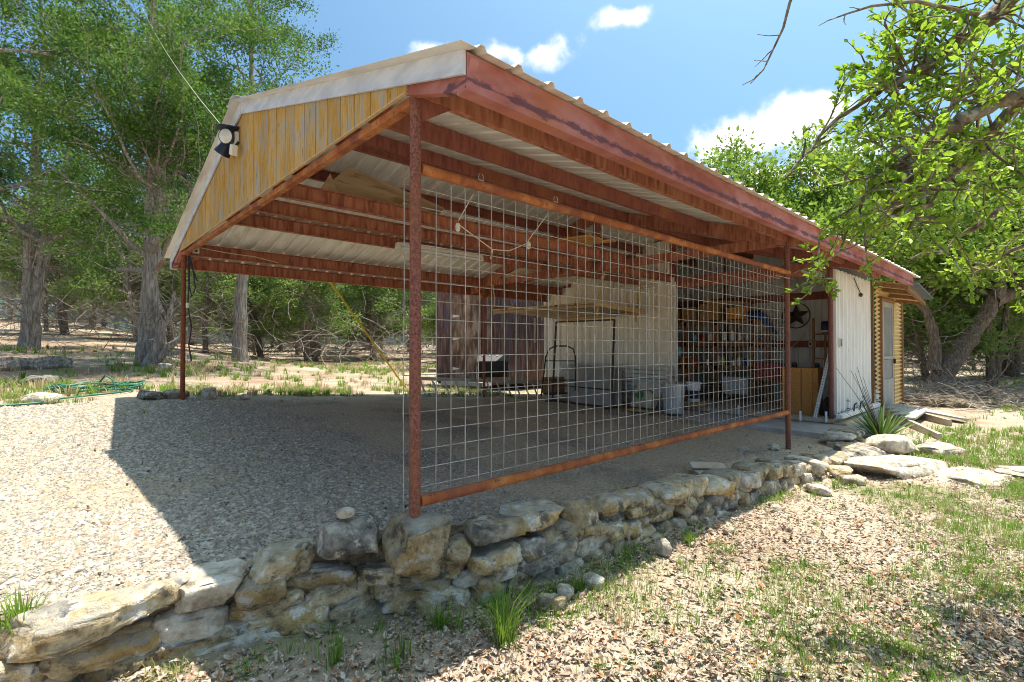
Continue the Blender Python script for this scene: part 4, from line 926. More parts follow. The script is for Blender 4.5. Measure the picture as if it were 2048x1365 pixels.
    A, B_, C_, D_ = Vector((5.36, 5.62, 1.67)), Vector((8.0 - .1, 6.0, 1.60)), Vector((7.75, 3.55, 1.66)), Vector((5.5, 3.06, 1.67))
    def lerp2(u, v): return (A.lerp(B_, u)).lerp(D_.lerp(C_, u), v)
    for k in range(6):
        v0, v1 = k / 6 + .012, (k + 1) / 6 - .012; P = [lerp2(0, v0), lerp2(1, v0), lerp2(1, v1), lerp2(0, v1)]
        n = Vector((0, 0, .03)); MB().hexa(P + [p + n for p in P]).build('plank', M['pine' if k % 2 else 'old_wood'], t)
    for u in (.04, .96):
        MB().beam(lerp2(u, 0) - Vector((0, 0, .03)), lerp2(u, 1) - Vector((0, 0, .03)), .08, .05).build('cross_bar', M['pine'], t)
    MB().beam(lerp2(.0, 0) + Vector((0, 0, .06)), lerp2(.75, .0) + Vector((0, 0, .06)), .035, .09).build('side_rail', M['pine'], t)
    MB().beam(lerp2(.0, 1) + Vector((0, 0, .0)), lerp2(1, 1.0) + Vector((0, 0, .0)), .035, .09).build('side_rail', M['pine'], t)
    for (x, y, z0, z1, m) in ((5.46, 5.66, 1.6, 2.22, 'rope'), (7.1, 5.85, 1.55, 2.2, 'rope'), (5.75, 3.2, 1.62, 2.26, 'strap'), (7.5, 3.55, 1.60, 2.26, 'strap')):
        if m == 'rope': MB().tube([(x, y, z0), (x + .02, y, (z0 + z1) / 2), (x - .01, y + .02, z1)], .012, 6).build('hanger', M[m], t, True)
        else:
            MB().beam((x, y, z0), (x + .05, y - .03, (z0 + z1) / 2), .012, .05, (0, 1, 0)).build('hanger', M[m], t); MB().beam((x + .05, y - .03, (z0 + z1) / 2), (x + .12, y - .05, z1), .012, .05, (0, 1, 0)).build('hanger', M[m], t)
            MB().beam((x, y, z0), (x - .02, y, z0 - .16), .01, .04, (0, 1, 0)).build('strap_tail', M[m], t)
    MB().tube([(6.9, 5.88, 1.60), (6.91, 5.88, 1.40), (6.90, 5.88, 1.20), (6.905, 5.88, 1.02)], .016, 6).build('rope_tail', M['rope'], t, True)
    bl = [(6.45, 5.86), (6.75, 5.88)]
    mb = MB()
    prof = [(0, 0), (.6, 0), (.58, .05), (.66, .16), (.5, .08), (.3, .05), (.12, .07), (0, .17), (-.06, .17)]
    k = len(prof); o = Vector((6.2, 5.80, 1.70)); mb.add([(o.x + a, o.y + s, o.z + b) for s in (0, .03) for a, b in prof], [tuple(range(k)), tuple(range(k, 2 * k))[::-1]] + [(j, (j + 1) % k, k + (j + 1) % k, k + j) for j in range(k)])
    b_ = mb.build('scroll_board', M['pine'], None); tag(b_, 'scroll cut wooden bracket board standing on the hanging shelf', 'bracket')
    # aluminium ladder lying on its edge
    t = thing('ladder', 'aluminium extension ladder lying on its edge along the left side of the bay', 'ladder', (5.8, 6.2, -.2))
    def lp(f, top): 
        a = Vector((4.0, 6.18, -.06 if not top else .30)); b = Vector((7.75, 6.18, -.33 if not top else .04)); return a.lerp(b, f) + Vector((0, .10 if top else 0, 0))
    for top in (0, 1): MB().beam(lp(0, top), lp(1, top), .03, .07).build('rail', M['aluminium'], t)
    for k in range(13):
        f = (k + .5) / 13; MB().tube([tuple(lp(f, 0)), tuple(lp(f, 1) - Vector((.10, 0, 0)))], .019, 8).build('rung', M['aluminium'], t, True)
    # compost tumbler
    t = thing('compost_tumbler', 'black drum compost tumbler on angled legs in front of the shed', 'compost bin', (6.55, 6.95, 0))
    c = Vector((6.5, 6.9, .47)); ax = Vector((.70, -.60, 0)).normalized(); e1 = ax.cross(Vector((0, 0, 1))).normalized(); L = .70; mb = MB(); ring = []
    for s in (0, 1):
        for k in range(8):
            q = k * math.pi / 4 + math.pi / 8; ring.append(c + ax * L * (s - .5) + e1 * .30 * math.cos(q) + Vector((0, 0, .30 * math.sin(q))))
    mb.add(ring, [(k, (k + 1) % 8, 8 + (k + 1) % 8, 8 + k) for k in range(8)] + [tuple(range(8))[::-1], tuple(range(8, 16))]); mb.build('drum', M['black_plastic'], t, bevel=.015)
    ep = c - ax * (L / 2 + .012); mb = MB(); rg = [ep + e1 * .29 * math.cos(k * math.pi / 4 + math.pi / 8) + Vector((0, 0, .29 * math.sin(k * math.pi / 4 + math.pi / 8))) for k in range(8)]
    mb.add(rg + [p + ax * .02 for p in rg], [tuple(range(8)), tuple(range(8, 16))[::-1]] + [(k, (k + 1) % 8, 8 + (k + 1) % 8, 8 + k) for k in range(8)]); mb.build('end_panel', M['grey_plastic'], t)
    for k in range(8):
        q = k * math.pi / 4; d = e1 * math.cos(q) + Vector((0, 0, math.sin(q))); MB().beam(ep - ax * .006 + d * .10, ep - ax * .006 + d * .22, .01, .03, ax).build('vent_slot', M['black_plastic'], t)
    for k in range(4):
        for q, ln in ((math.radians(60), .06), (math.radians(115), .12)):
            nrm = e1 * math.cos(q) + Vector((0, 0, math.sin(q))); p = c + ax * L * (k / 4 - .36) + nrm * .285; tt = nrm.cross(ax)
            MB().beam(p - tt * ln / 2, p + tt * ln / 2, .03, .012, nrm).build('vent_slot', M['grey_plastic'], t)
    for s in (-1, 1):
        e = c + ax * (L / 2 + .03) * s
        for d in (-1, 1): MB().tube([tuple(e), tuple(e + e1 * .2 * d - Vector((0, 0, .50)))], .014, 8).build('leg', M['aluminium'], t, True)
    # black rectangular steel frame standing in the bay, arched tube frame behind it
    t = thing('steel_frame', 'tall thin black rectangular steel frame standing in front of the grey boards', 'frame', (6.6, 4.3, -.22))
    P = [Vector((6.52, 3.47, -.24)), Vector((6.53, 5.0, -.22)), Vector((6.68, 5.02, 1.46)), Vector((6.66, 3.49, 1.45))]
    for i in range(4): MB().beam(P[i] if i != 1 else P[i], P[(i + 1) % 4], .03, .03, (1, 0, 0) if i % 2 else (0, 0, 1)).build('bar', M['dark_steel'], t)
    MB().beam(P[0].lerp(P[3], .2), P[1].lerp(P[2], .2), .025, .025).build('bar', M['dark_steel'], t)
    MB().beam(P[0] + Vector((-.2, 0, 0)), P[0] + Vector((.2, 0, 0)), .04, .03).build('foot', M['dark_steel'], t); MB().beam(P[1] + Vector((-.2, 0, 0)), P[1] + Vector((.2, 0, 0)), .04, .03).build('foot', M['dark_steel'], t)
    t = thing('tube_frame', 'arched black tube frame like a hand truck beside the shed wall', 'hand truck', (6.75, 5.3, -.12))
    MB().tube([(6.56, 5.36, -.16), (6.60, 5.30, .4), (6.62, 5.28, .70), (6.68, 5.22, .88), (6.78, 5.14, .945), (7.0, 4.98, .945), (7.10, 4.90, .88), (7.14, 4.87, .7), (7.14, 4.87, -.18)], .016, 8).build('hoop', M['dark_steel'], t, True)
    for z in (.62, .2): MB().tube([(6.61, 5.29, z), (7.14, 4.87, z)], .012, 8).build('cross_bar', M['dark_steel'], t, True)
    MB().box((6.85, 5.2, -.10), (.5, .28, .03)).build('toe_plate', M['dark_steel'], t)
    tag(MB().box((7.05, 5.45, .06), (.42, .32, .36)).build('wooden_crate', M['shelf_wood'], None), 'small brown wooden crate beside the arched tube frame', 'crate')
    # grey cement boards leaning, siding strips
    board('cement_board', [(6.95, 4.85, -.27), (6.95, 3.75, -.28), (7.62, 4.15, .46), (7.62, 5.50, .52)], .02, 'cement_board', 'big grey cement board leaning against the siding stack', 'board')
    board('cement_board', [(7.05, 5.0, -.27), (7.05, 3.6, -.28), (7.70, 4.05, .45), (7.70, 5.45, .50)], .018, 'cement_board', 'second grey cement board half hidden behind the big one', 'board')
    t = thing('siding_stack', 'stack of pale ribbed metal siding strips leaning along the white front wall', 'siding', (7.75, 4.3, -.25))
    for k in range(9):
        z = -.24 + k * .088; x = 7.66 + .018 * k
        MB().beam((x, 5.85, z + .06), (x, 2.93, z + .02), .09 + .012 * (k % 2), .075).build('strip', M['siding'], t)
    board('cement_board', [(7.20, 3.50, -.27), (7.2, 2.95, -.28), (7.6, 2.95, .18), (7.6, 3.55, .2)], .02, 'siding', 'short grey board leaning below the siding stack behind the sack', 'board')
    # sack
    P, F = rock_verts(55, (.22, .42, .36), 3, 3, .16, .6)
    o_ = NB(); o_.add(P, F); me = o_.mesh('sack', M['sack'], True); o = place_mesh('sack', me); o.location = (6.9, 2.98, -.07); tag(o, 'bulging pale sack with green print on a board near the trash can', 'sack')
    board('plank', [(6.72, 3.25, -.285), (6.72, 2.72, -.29), (6.98, 2.72, -.29), (6.98, 3.25, -.285)], .03, 'pine', 'short pine plank under the sack')
    # galvanised can, bucket
    t = thing('trash_can', 'galvanised fluted metal trash can with lid at the bay corner', 'trash can', (7.1, 2.5, -.30))
    mb = MB(); k = 36; rows = [(-.30, .165), (-.28, .168), (.20, .21), (.22, .215)]
    V = []
    for z, r in rows:
        for i in range(k): rr = r + (.006 if i % 2 and z not in (-.30, .22) else 0); V.append((7.1 + rr * math.cos(2 * math.pi * i / k), 2.5 + rr * math.sin(2 * math.pi * i / k), z))
    mb.add(V, [(j * k + i, j * k + (i + 1) % k, (j + 1) * k + (i + 1) % k, (j + 1) * k + i) for j in range(3) for i in range(k)]); mb.build('body', M['galv_can'], t)
    MB().lathe([(.222, -.02), (.225, .015), (.18, .04), (.06, .06), (0, .06)], (7.1, 2.5, .23), 28).build('lid', M['galv_can'], t, True)
    MB().tube([(7.02, 2.5, .28), (7.02, 2.5, .33), (7.18, 2.5, .33), (7.18, 2.5, .28)], .01, 6).build('handle', M['galv_can'], t)
    t = thing('bucket', 'white plastic bucket with dark label on wood blocks inside the bay', 'bucket', (8.1, 2.62, -.18))
    MB().lathe([(0, -.16), (.115, -.16), (.14, .20), (.15, .20), (.15, .23), (.0, .23)], (8.1, 2.62, 0.0), 24).build('body', M['white_plastic'], t, True)
    MB().lathe([(.1265, -.10), (.138, .06)], (8.1, 2.62, .0), 24).build('label', M['navy'], t, True)
    tag(MB().box((8.1, 2.62, -.205), (.36, .36, .085)).build('wood_block', M['pine'], None), 'pale wood block under the white bucket', 'block')
    # cabinet, angle iron, corner shelf
    t = thing('cabinet', 'large brown particle board cabinet at the right side of the bay', 'cabinet', (8.35, .72, -.25))
    MB().box((8.42, .74, .155), (.42, .56, .81), Matrix.Rotation(.10, 3, 'Z')).build('body', M['box_brown'], t, bevel=.004)
    MB().box((8.19, .80, .155), (.012, .20, .80), Matrix.Rotation(.10, 3, 'Z')).build('door', M['box_brown'], t)
    MB().box((8.21, .605, .155), (.012, .16, .80), Matrix.Rotation(.10, 3, 'Z')).build('door', M['box_brown'], t)
    t = thing('angle_iron', 'perforated galvanised angle bar leaning on the corner post', 'angle bar', (8.0, .4, -.25))
    a, b = Vector((7.98, .42, -.25)), Vector((8.1, .235, .80)); MB().beam(a, b, .05, .004, (1, 0, 0)).build('flange', M['galv_can'], t); MB().beam(a + Vector((.025, -.02, 0)), b + Vector((.025, -.02, 0)), .004, .05, (1, 0, 0)).build('flange', M['galv_can'], t)
    for k in range(22):
        p = a.lerp(b, (k + .5) / 22) + Vector((-.004, 0, 0)); MB().lathe([(0, .002), (.008, .001), (.008, 0)], p, 6, (-1, 0, .1)).build('hole', M['dark_steel'], t)
    t = thing('corner_shelf', 'small brown wooden corner shelf against the corner post', 'shelf', (9.2, .6, .2))
    for x, y, z0, z1 in ((9.45, .86, .3, 1.48), (9.45, .66, .3, 1.2), (9.7, .45, .3, 1.4)): MB().box((x, y, (z0 + z1) / 2), (.035, .035, z1 - z0)).build('upright', M['shelf_wood'], t)
    for z in (.70, 1.17): MB().box((9.58, .62, z), (.34, .5, .025)).build('shelf_board', M['shelf_wood'], t)
    t = thing('blue_can', 'dark blue canister on the corner shelf top', 'canister', (9.5, .66, 1.18))
    MB().lathe([(0, 0), (.075, 0), (.08, .02), (.08, .20), (.07, .23), (0, .24)], (9.5, .66, 1.183), 18).build('body', M['navy'], t, True); MB().lathe([(.082, 0), (.084, .02), (.082, .04)], (9.5, .66, 1.2), 18).build('band', M['cream'], t)
    tag(MB().lathe([(0, 0), (.05, 0), (.05, .09), (.02, .13), (0, .13)], (9.52, .58, .713), 12).build('jar', M['grey_plastic'], None, True), 'small grey jar on the lower board of the corner shelf', 'jar')
    for k, (x, y, h) in enumerate(((7.85, .6, .16), (7.9, .235, .17), (7.84, 1.62, .17))):
        tag(MB().lathe([(.0, 0), (.018, 0), (.018, h), (.014, h), (.014, .02)], (x, y, -.31 if k != 1 else -.30), 12).build('pipe_stub', M['white_plastic'], None, True), ('white pvc pipe stub in front of the brown cabinet', 'white pvc pipe stub beside the corner post foot', 'white pvc pipe stub alone at the middle of the bay sill')[k], 'pipe')
    tag(rock_obj('tool_bag', 77, (8.35, .33, -.08), (.26, .2, .36), M['black_plastic'], None), 'dark lumpy bag on the floor behind the angle bar', 'bag')
    for k, (y, z) in enumerate(((.86, .60), (.50, .60))):
        tag(MB().lathe([(0, 0), (.03, 0), (.045, .03), (.03, .08), (0, .09)], (8.4, y, .562), 10).build('knob', M['black_plastic'], None, True), ('black knob on the left end of the brown cabinet top', 'black knob on the right end of the brown cabinet top')[k], 'knob')
    # shelving unit with clutter
    t = thing('shelving_unit', 'long brown timber shelving unit along the back of the dark bay', 'shelves', (9.8, 2.9, -.25))
    for y in (4.7, 3.62, 2.88, 2.62, 2.10, 1.92):
        MB().box((9.66 if y not in (2.62, 1.92) else 10.1, y, .62), (.09, .075, 1.74)).build('shelf_post', M['shelf_wood'], t)
    for z in (1.50, 1.05, .50, .05): MB().box((9.88, 3.35, z), (.52, 2.95, .03)).build('shelf_board', M['shelf_wood'], t)
    for z in (1.46, .98, .46): MB().box((9.63, 3.35, z), (.03, 2.95, .08)).build('shelf_rail', M['shelf_wood'], t)
    def item(name, mb, m, label, cat, smooth=False): return tag(mb.build(name, M[m], None, smooth), label, cat)
    item('cardboard_box', MB().box((9.85, 3.05, 1.72), (.4, .42, .38)), 'cardboard', 'cardboard box on the top shelf left of the orange tub', 'box')
    item('cardboard_box', MB().box((9.85, 2.72, 1.92), (.35, .9, .09), Matrix.Rotation(.12, 3, 'X')), 'cardboard', 'flat cardboard box tilted on top of the upper shelf boxes', 'box')
    item('cardboard_box', MB().box((9.9, 3.55, 1.69), (.4, .35, .34)), 'cardboard', 'cardboard box farther left on the top shelf', 'box')
    item('cardboard_box', MB().box((9.9, 4.1, 1.66), (.4, .5, .28)), 'cardboard', 'wide cardboard box at the dark left end of the top shelf', 'box')
    item('storage_tub', MB().box((9.82, 2.42, 1.64), (.4, .42, .22)).box((9.82, 2.42, 1.765), (.43, .45, .035)), 'orange_plastic', 'bright orange storage tub on the top shelf', 'tub')
    P, F = rock_verts(61, (.42, .75, .22), 3, 2, .3, .8); o_ = NB(); Q = P.copy(); Q[:, 2] -= np.where(Q[:, 1] < -.05, (Q[:, 1] + .05) ** 2 * 2.4 + (-.05 - Q[:, 1]) * .5, 0); o_.add(Q, F); me = o_.mesh('blue_tarp', M['blue_plastic'], True); o = place_mesh('blue_tarp', me); o.location = (9.82, 2.05, 1.60); tag(o, 'crumpled blue tarp drooping over the right end of the top shelf', 'tarp')
    cans = [(3.4, 1.066, 'teal', .05, .14), (3.2, 1.066, 'red_paint', .06, .16), (3.02, 1.066, 'cream', .05, .18), (2.70, 1.066, 'cream', .05, .2), (2.52, 1.066, 'white_plastic', .045, .22), (2.36, 1.066, 'galv_can', .05, .2), (2.2, 1.066, 'cream', .04, .15),
            (2.82, .516, 'white_plastic', .035, .20), (2.74, .516, 'yellow', .045, .19), (2.5, .516, 'galv_can', .06, .14), (2.38, .516, 'cream', .05, .2), (2.26, .516, 'blue_plastic', .045, .16), (2.16, .516, 'white_plastic', .04, .18), (3.1, .516, 'galv_can', .06, .16), (3.4, .516, 'red_paint', .07, .15), (3.5, .516, 'galv_can', .05, .13)]
    nm = {'teal': 'teal', 'red_paint': 'red', 'cream': 'cream', 'white_plastic': 'white', 'galv_can': 'grey metal', 'yellow': 'yellow', 'blue_plastic': 'blue'}
    for k, (y, z, m, r, h) in enumerate(cans):
        row = 'middle' if z > 1 else 'lower'
        hh = 'tall' if h > .17 else 'short'
        before = sorted([c for c in cans if c[1] == z], key=lambda c: -c[0]); pos = before.index(cans[k])
        word = ('first', 'second', 'third', 'fourth', 'fifth', 'sixth', 'seventh', 'eighth', 'ninth')[pos]
        item('can', MB().lathe([(0, 0), (r, 0), (r, h * .8), (r * .6, h * .9), (r * .5, h), (0, h)], (9.68, y, z), 14), m, f'{hh} {nm[m]} can on the {row} shelf, {word} from the left', 'can', True)['group'] = 'cans on the shelving'
    item('storage_bin', MB().box((9.75, 2.42, .075), (.45, .52, .34)).box((9.75, 2.42, .255), (.48, .55, .03)), 'white_plastic', 'pale lidded storage bin on the bottom shelf', 'bin')
    item('tool_chest', MB().box((9.75, 1.75, .42), (.4, .55, .32)).box((9.545, 1.75, .47), (.012, .48, .08)).box((9.545, 1.75, .36), (.012, .48, .08)), 'red_paint', 'dark red metal tool chest right of the shelving', 'tool chest')
    item('chest_table', MB().box((9.8, 1.72, .24), (.5, .75, .03)).box((9.6, 1.40, -.01), (.06, .06, .48)).box((9.6, 2.04, -.01), (.06, .06, .48)).box((10.0, 1.40, -.01), (.06, .06, .48)).box((10.0, 2.04, -.01), (.06, .06, .48)), 'shelf_wood', 'low wooden bench carrying the red tool chest', 'bench')
    t = thing('work_table', 'small wooden table just inside the left edge of the bay', 'table', (8.6, 3.2, -.25))
    MB().box((8.6, 3.2, .71), (.4, .42, .03)).build('table_top', M['shelf_wood'], t)
    for x in (8.43, 8.77):
        for y in (3.02, 3.38): MB().box((x, y, .225), (.05, .05, .95)).build('leg', M['shelf_wood'], t)
    item('tin', MB().lathe([(0, 0), (.05, 0), (.055, .18), (.05, .2), (0, .2)], (8.55, 3.18, .727), 14), 'teal', 'turquoise patterned tin on the small table', 'tin', True)
    tag(MB().tube([(8.42, 3.25, .70), (8.4, 3.18, .5), (8.41, 3.05, .35), (8.42, 2.95, .3)], .006, 5).build('cable', M['rope'], None, True), 'pale cable trailing off the small table in the bay', 'cable')
    tag(MB().tube([(10.36, 1.95, 1.15), (10.36, 1.85, .98), (10.36, 1.75, .88), (10.36, 1.55, .92), (10.36, 1.35, 1.1), (10.36, 1.28, 1.22)], .010, 6).build('cable', M['rope'], None, True), 'pale looped cable on the back wall under the star', 'cable')
    # yellow strap outside
    tag(MB().beam((2.35, 6.57, 2.08), (4.35, 7.3, .02), .035, .006, (0, 1, .3)).build('tie_down_strap', M['yellow'], None), 'yellow tie down strap stretched from the left eave to the ground', 'strap')
    # boards on the gravel by the wall
    z = lambda x, y: gh(x, y)
    board('scrap_board', [(2.92, -.12, z(2.9, 0) + .05), (3.20, -.26, z(3.2, -.1) + .05), (3.33, -.14, z(3.3, -.1) + .05), (3.05, .0, z(3, 0) + .05)], .025, 'grey_wood', 'flat grey weathered board on the gravel near the wall')
    board('scrap_board', [(3.10, .06, z(3.1, .06) + .05), (3.44, -.12, z(3.4, -.1) + .05), (3.48, -.05, z(3.4, -.1) + .09), (3.14, .12, z(3.1, .1) + .09)], .03, 'old_wood', 'tan board tilted behind the flat grey board on the gravel')
    # ramp boards at the screen door
    t = thing('wooden_ramp', 'weathered wooden ramp of loose boards below the screen door', 'ramp', (10, -.4, -.45))
    for (p, q, w_, h_, m) in (((10.75, -.02, -.36), (8.45, -1.12, -.45), .06, .13, 'old_wood'), ((11.6, -.05, -.36), (10.2, -1.05, -.42), .06, .13, 'old_wood')): MB().beam(p, q, w_, h_).build('stringer', M[m], t)
    for k in range(4):
        f = k / 4 + .1; p = Vector((10.75, -.02, -.27)).lerp(Vector((8.45, -1.12, -.36)), f * .6); q = Vector((11.6, -.05, -.27)).lerp(Vector((10.2, -1.05, -.33)), f * .6)
        MB().beam(p, q, .16, .03).build('tread', M['grey_wood'], t)
    board('plank', [(11.4, -.2, -.30), (12.0, -.35, -.32), (10.9, -1.25, -.38), (10.7, -1.15, -.36)], .03, 'grey_wood', 'bright grey plank lying across the top of the ramp')
    board('plank', [(15.2, -.9, -.33), (15.25, -1.0, -.33), (13.3, -1.35, -.36), (13.28, -1.25, -.36)], .03, 'grey_wood', 'pale narrow plank on the ground beside the brush pile')
things()
# fallen log, garden hose
def log_and_hose():
    t = thing('fallen_log', 'grey split fallen log lying in the grass at the left edge', 'log', (-1.6, 12.6, .4))
    a = Vector((-3.6, 12.15, .52)); b = Vector((-.98, 13.05, .52)); n = 14; P = [a.lerp(b, i / n) + Vector((0, 0, .02 * math.sin(i * 2.1))) for i in range(n + 1)]
    nb = NB(); V, F = tube_np(np.array([p[:] for p in P]), np.array([.17 + .02 * math.sin(i * 1.7) for i in range(n + 1)]), 22)
    ang = np.tile(np.arange(22), n + 1); V += (rng.normal(size=V.shape) * .006); cen = np.repeat(np.array([p[:] for p in P]), 22, axis=0); V = cen + (V - cen) * (1 + .12 * np.sin(ang * 2.9) + .07 * np.sin(ang * 5.3 + 1))[:, None]
    nb.add(V - np.array(ORG[t.name]), F); o = place_mesh('trunk', nb.mesh('trunk', M['bark_grey'], False), t)
    MB().lathe([(0, .01), (.10, .005), (.165, -.02)], b, 16, (b - a).normalized()).build('end_grain', M['old_wood'], t)
    t = thing('garden_hose', 'green garden hose coiled in the weeds at the left of the gravel', 'hose', (-.8, 7.75, .25))
    P = []
    for i in range(150):
        q = i * .21; r = .34 + .05 * math.sin(i * .37) + .04 * math.sin(i * .11); P.append((-.8 + r * 1.5 * math.cos(q), 7.75 + r * .7 * math.sin(q), gh(-.8, 7.75) + .03 + .022 * (i // 30) + .02 * math.sin(i * .9)))
    MB().tube(P, .0125, 7).build('coil', M['hose'], t, True)
    P = [(-.4 - .1 * i + .15 * math.sin(i * .6), 7.5 - .12 * i if i < 10 else 6.3 - .02 * (i - 10), 0) for i in range(22)]
    P = [(x, y, gh(x, y) + .03) for x, y, _ in P]; MB().tube(P, .0125, 7).build('run', M['hose'], t, True)
    MB().tube([(-.62, 7.35, gh(-.6, 7.4) + .02), (-.66, 7.42, gh(-.6, 7.4) + .2), (-.74, 7.5, gh(-.6, 7.4) + .26), (-.82, 7.6, gh(-.6, 7.4) + .12)], .0125, 7).build('loop', M['hose'], t, True)
log_and_hose()

# ------------------------------------------------------------------ vegetation helpers
def unit(v): return v / (np.linalg.norm(v, axis=-1, keepdims=True) + 1e-9)
def diamonds(C, D, L, Wd, r, bend=0.0):
    """leaf shaped quads: base, left, tip, right"""
    n = len(C); L = np.broadcast_to(L, (n,))[:, None]; Wd = np.broadcast_to(Wd, (n,))[:, None]
    s = unit(np.cross(D, r.normal(size=(n, 3)))) * Wd * .5
    m = C + D * L * .45
    up = np.cross(s, D); up = unit(up) * L * bend
    V = np.stack([C, m + s + up * .6, C + D * L, m - s + up * .6], 1).reshape(-1, 3)
    F = np.arange(n * 4).reshape(-1, 4); return V, F
def wander(p, d, L, n, r, jit=.25, grav=0.0):
    P = [np.array(p, float)]; d = np.array(d, float); d /= np.linalg.norm(d); s = L / n
    for _ in range(n):
        d = d + r.normal(size=3) * jit * .5 + np.array([0, 0, grav]); d /= np.linalg.norm(d); P.append(P[-1] + d * s)
    return np.array(P)
def sample_path(P, f):
    x = f * (len(P) - 1); i = min(int(x), len(P) - 2); return P[i] * (1 - (x - i)) + P[i + 1] * (x - i)

def grow_tree(seed, stems, limb_rng, n_limbs, limb_len, foliage, wood_mat, leaf_mat, dead=(0, 0, 0), clump=(.55, 90), leaf=(.13, .05), up=.35, sub=4, taper_top=True, fol_from=.35, flat=.7, crown_pow=.8):
    """stems: list of (path, r0, r1). returns wood mesh, crown mesh, dead-twig mesh"""
    r = np.random.default_rng(seed); wood = NB(); crown = NB(); twigs = NB()
    tips = []
    for P, r0, r1 in stems:
        P = np.array(P, float); m = len(P) * 4; idx = np.linspace(0, 1, m); Q = np.array([sample_path(P, f) for f in idx])
        Q[1:] += r.normal(size=(m - 1, 3)) * r0 * .08
        R = r0 + (r1 - r0) * idx ** .8; R[0] *= 1.25; R = R * (1 + .06 * r.normal(size=m))
        V, F = tube_np(Q, R, 12); ang = np.tile(np.arange(12), m); cen = np.repeat(Q, 12, 0); V = cen + (V - cen) * (1 + .10 * np.sin(ang * 2.1 + seed) + .06 * np.sin(ang * 4.3))[:, None]
        wood.add(V, F)
        H = P[-1][2] - P[0][2]
        for k in range(n_limbs):
            f = r.uniform(*limb_rng); p = sample_path(Q, f); az = r.uniform(0, 2 * math.pi)
            h = (f - limb_rng[0]) / max(1e-3, limb_rng[1] - limb_rng[0])
            L = limb_len * (1 - h * crown_pow) * r.uniform(.65, 1.15); d = np.array([math.cos(az), math.sin(az), up * r.uniform(.2, 1.8)])
            B = wander(p, d, L, 6, r, .3, .04); wood.tube(B, np.linspace(max(.012, R[int(f * (m - 1))] * .42), .008, 7), 6)
            for q in range(sub):
                g = r.uniform(fol_from, 1.0); p2 = sample_path(B, g); d2 = unit(B[-1] - B[0]) + r.normal(size=3) * .6; d2[2] = d2[2] * .6 + .15
                S_ = wander(p2, d2, L * .42 * r.uniform(.5, 1.2), 4, r, .4, .02); wood.tube(S_, np.linspace(.014, .004, 5), 4); tips.append((S_[-1], .8)); tips.append((S_[2], .7))
            tips.append((B[-1], 1.0)); tips.append((B[4], .8))
        tips.append((Q[-1], 1.0)); tips.append((Q[-2], .9))
    # foliage clumps: many small sprays
    cr, cn = clump
    Cs, Ds, Ls = [], [], []
    for p, w in tips:
        n = int(cn * r.uniform(.5, 1.3) * w); off = r.normal(size=(n, 3)) * cr * .5 * np.array([1, 1, flat]) * r.uniform(.7, 1.25); c = p + off
        d = unit(off + r.normal(size=(n, 3)) * cr * .45 + np.array([0, 0, cr * .28])); Cs.append(c); Ds.append(d); Ls.append(leaf[0] * r.uniform(.6, 1.5, n))
    C = np.concatenate(Cs); D = np.concatenate(Ds); Lq = np.concatenate(Ls)
    if foliage < 1: k = r.random(len(C)) < foliage; C, D, Lq = C[k], D[k], Lq[k]
    crown.add(*diamonds(C, D, Lq, Lq * (leaf[1] / leaf[0]), r))
    nd, dl, dh = dead
    for P, r0, r1 in stems:
        P = np.array(P, float)
        for _ in range(nd):
            f = r.uniform(.02, dh); p = sample_path(P, f); az = r.uniform(0, 2 * math.pi)
            B = wander(p, [math.cos(az), math.sin(az), r.uniform(-.3, .7)], dl * r.uniform(.4, 1.2), 4, r, .55, -.02); twigs.tube(B, np.linspace(.017, .004, 5), 3)
            for _ in range(3):
                p2 = sample_path(B, r.uniform(.3, .95)); T = wander(p2, unit(B[-1] - B[0]) + r.normal(size=3) * .8, dl * .45 * r.uniform(.4, 1.2), 3, r, .5, -.03); twigs.tube(T, np.linspace(.009, .003, 4), 3)
    return wood.mesh('trunk', wood_mat, True), crown.mesh('crown', leaf_mat), (twigs.mesh('dead_branches', M['twig_grey']) if nd else None)
def tree_obj(name, meshes, loc, label, cat='tree', group=None, rot=0, sc=1.0):
    t = thing(name, label, cat, (0, 0, 0), group); t.location = loc; t.rotation_euler = (0, 0, rot); t.scale = (sc, sc, sc)
    for nm, me in zip(('trunk', 'crown', 'dead_branches'), meshes):
        if me is not None: place_mesh(nm, me, t)
    return t
def stem(h, lean=(0, 0), wob=.15, n=6, seed=0, z0=-.15):
    r = np.random.default_rng(seed); P = [np.array([0, 0, z0])]
    for i in range(1, n + 1): f = i / n; P.append(np.array([lean[0] * f + r.normal() * wob * f, lean[1] * f + r.normal() * wob * f, h * f]))
    return P

# ------------------------------------------------------------------ big junipers on the left
JA = (.47, 13.2)
fx = np.array([.732, -.681, 0])    # picture right, on the ground
def rel(dx, dz, dd=0): return fx * dx + np.array([.681, .732, 0]) * dd + np.array([0, 0, dz])
kk = 12.66 / 1010.7
def pxr(px, py, dd=0, base=(292, 735)): return rel((px - base[0]) * kk, (base[1] - py) * kk, dd)
mA = grow_tree(11, [([pxr(290, 742), pxr(296, 660), pxr(302, 560), pxr(303, 480), pxr(297, 400), pxr(290, 280, .3), pxr(292, 150, .2), pxr(296, 0), pxr(300, -110)],   .235, .05),
                    ([pxr(306, 490), pxr(335, 420, -.2), pxr(345, 330, -.5), pxr(335, 260, -.8), pxr(350, 150, -1), pxr(370, 40, -1.2)], .13, .03),
                    ([pxr(306, 470), pxr(345, 420, .3), pxr(390, 370, .8), pxr(420, 290, 1.3), pxr(430, 200, 1.6)], .14, .03)],
               (.22, .98), 19, 3.9, 1, M['bark_grey'], M['juniper'], (26, 1.6, .45), (.36, 190), (.072, .033), .35, 5, crown_pow=.5)
zA = gh(*JA)
tree_obj('juniper_tree', mA, (*JA, zA), 'large juniper with forked pale grey trunk just left of the left carport post')
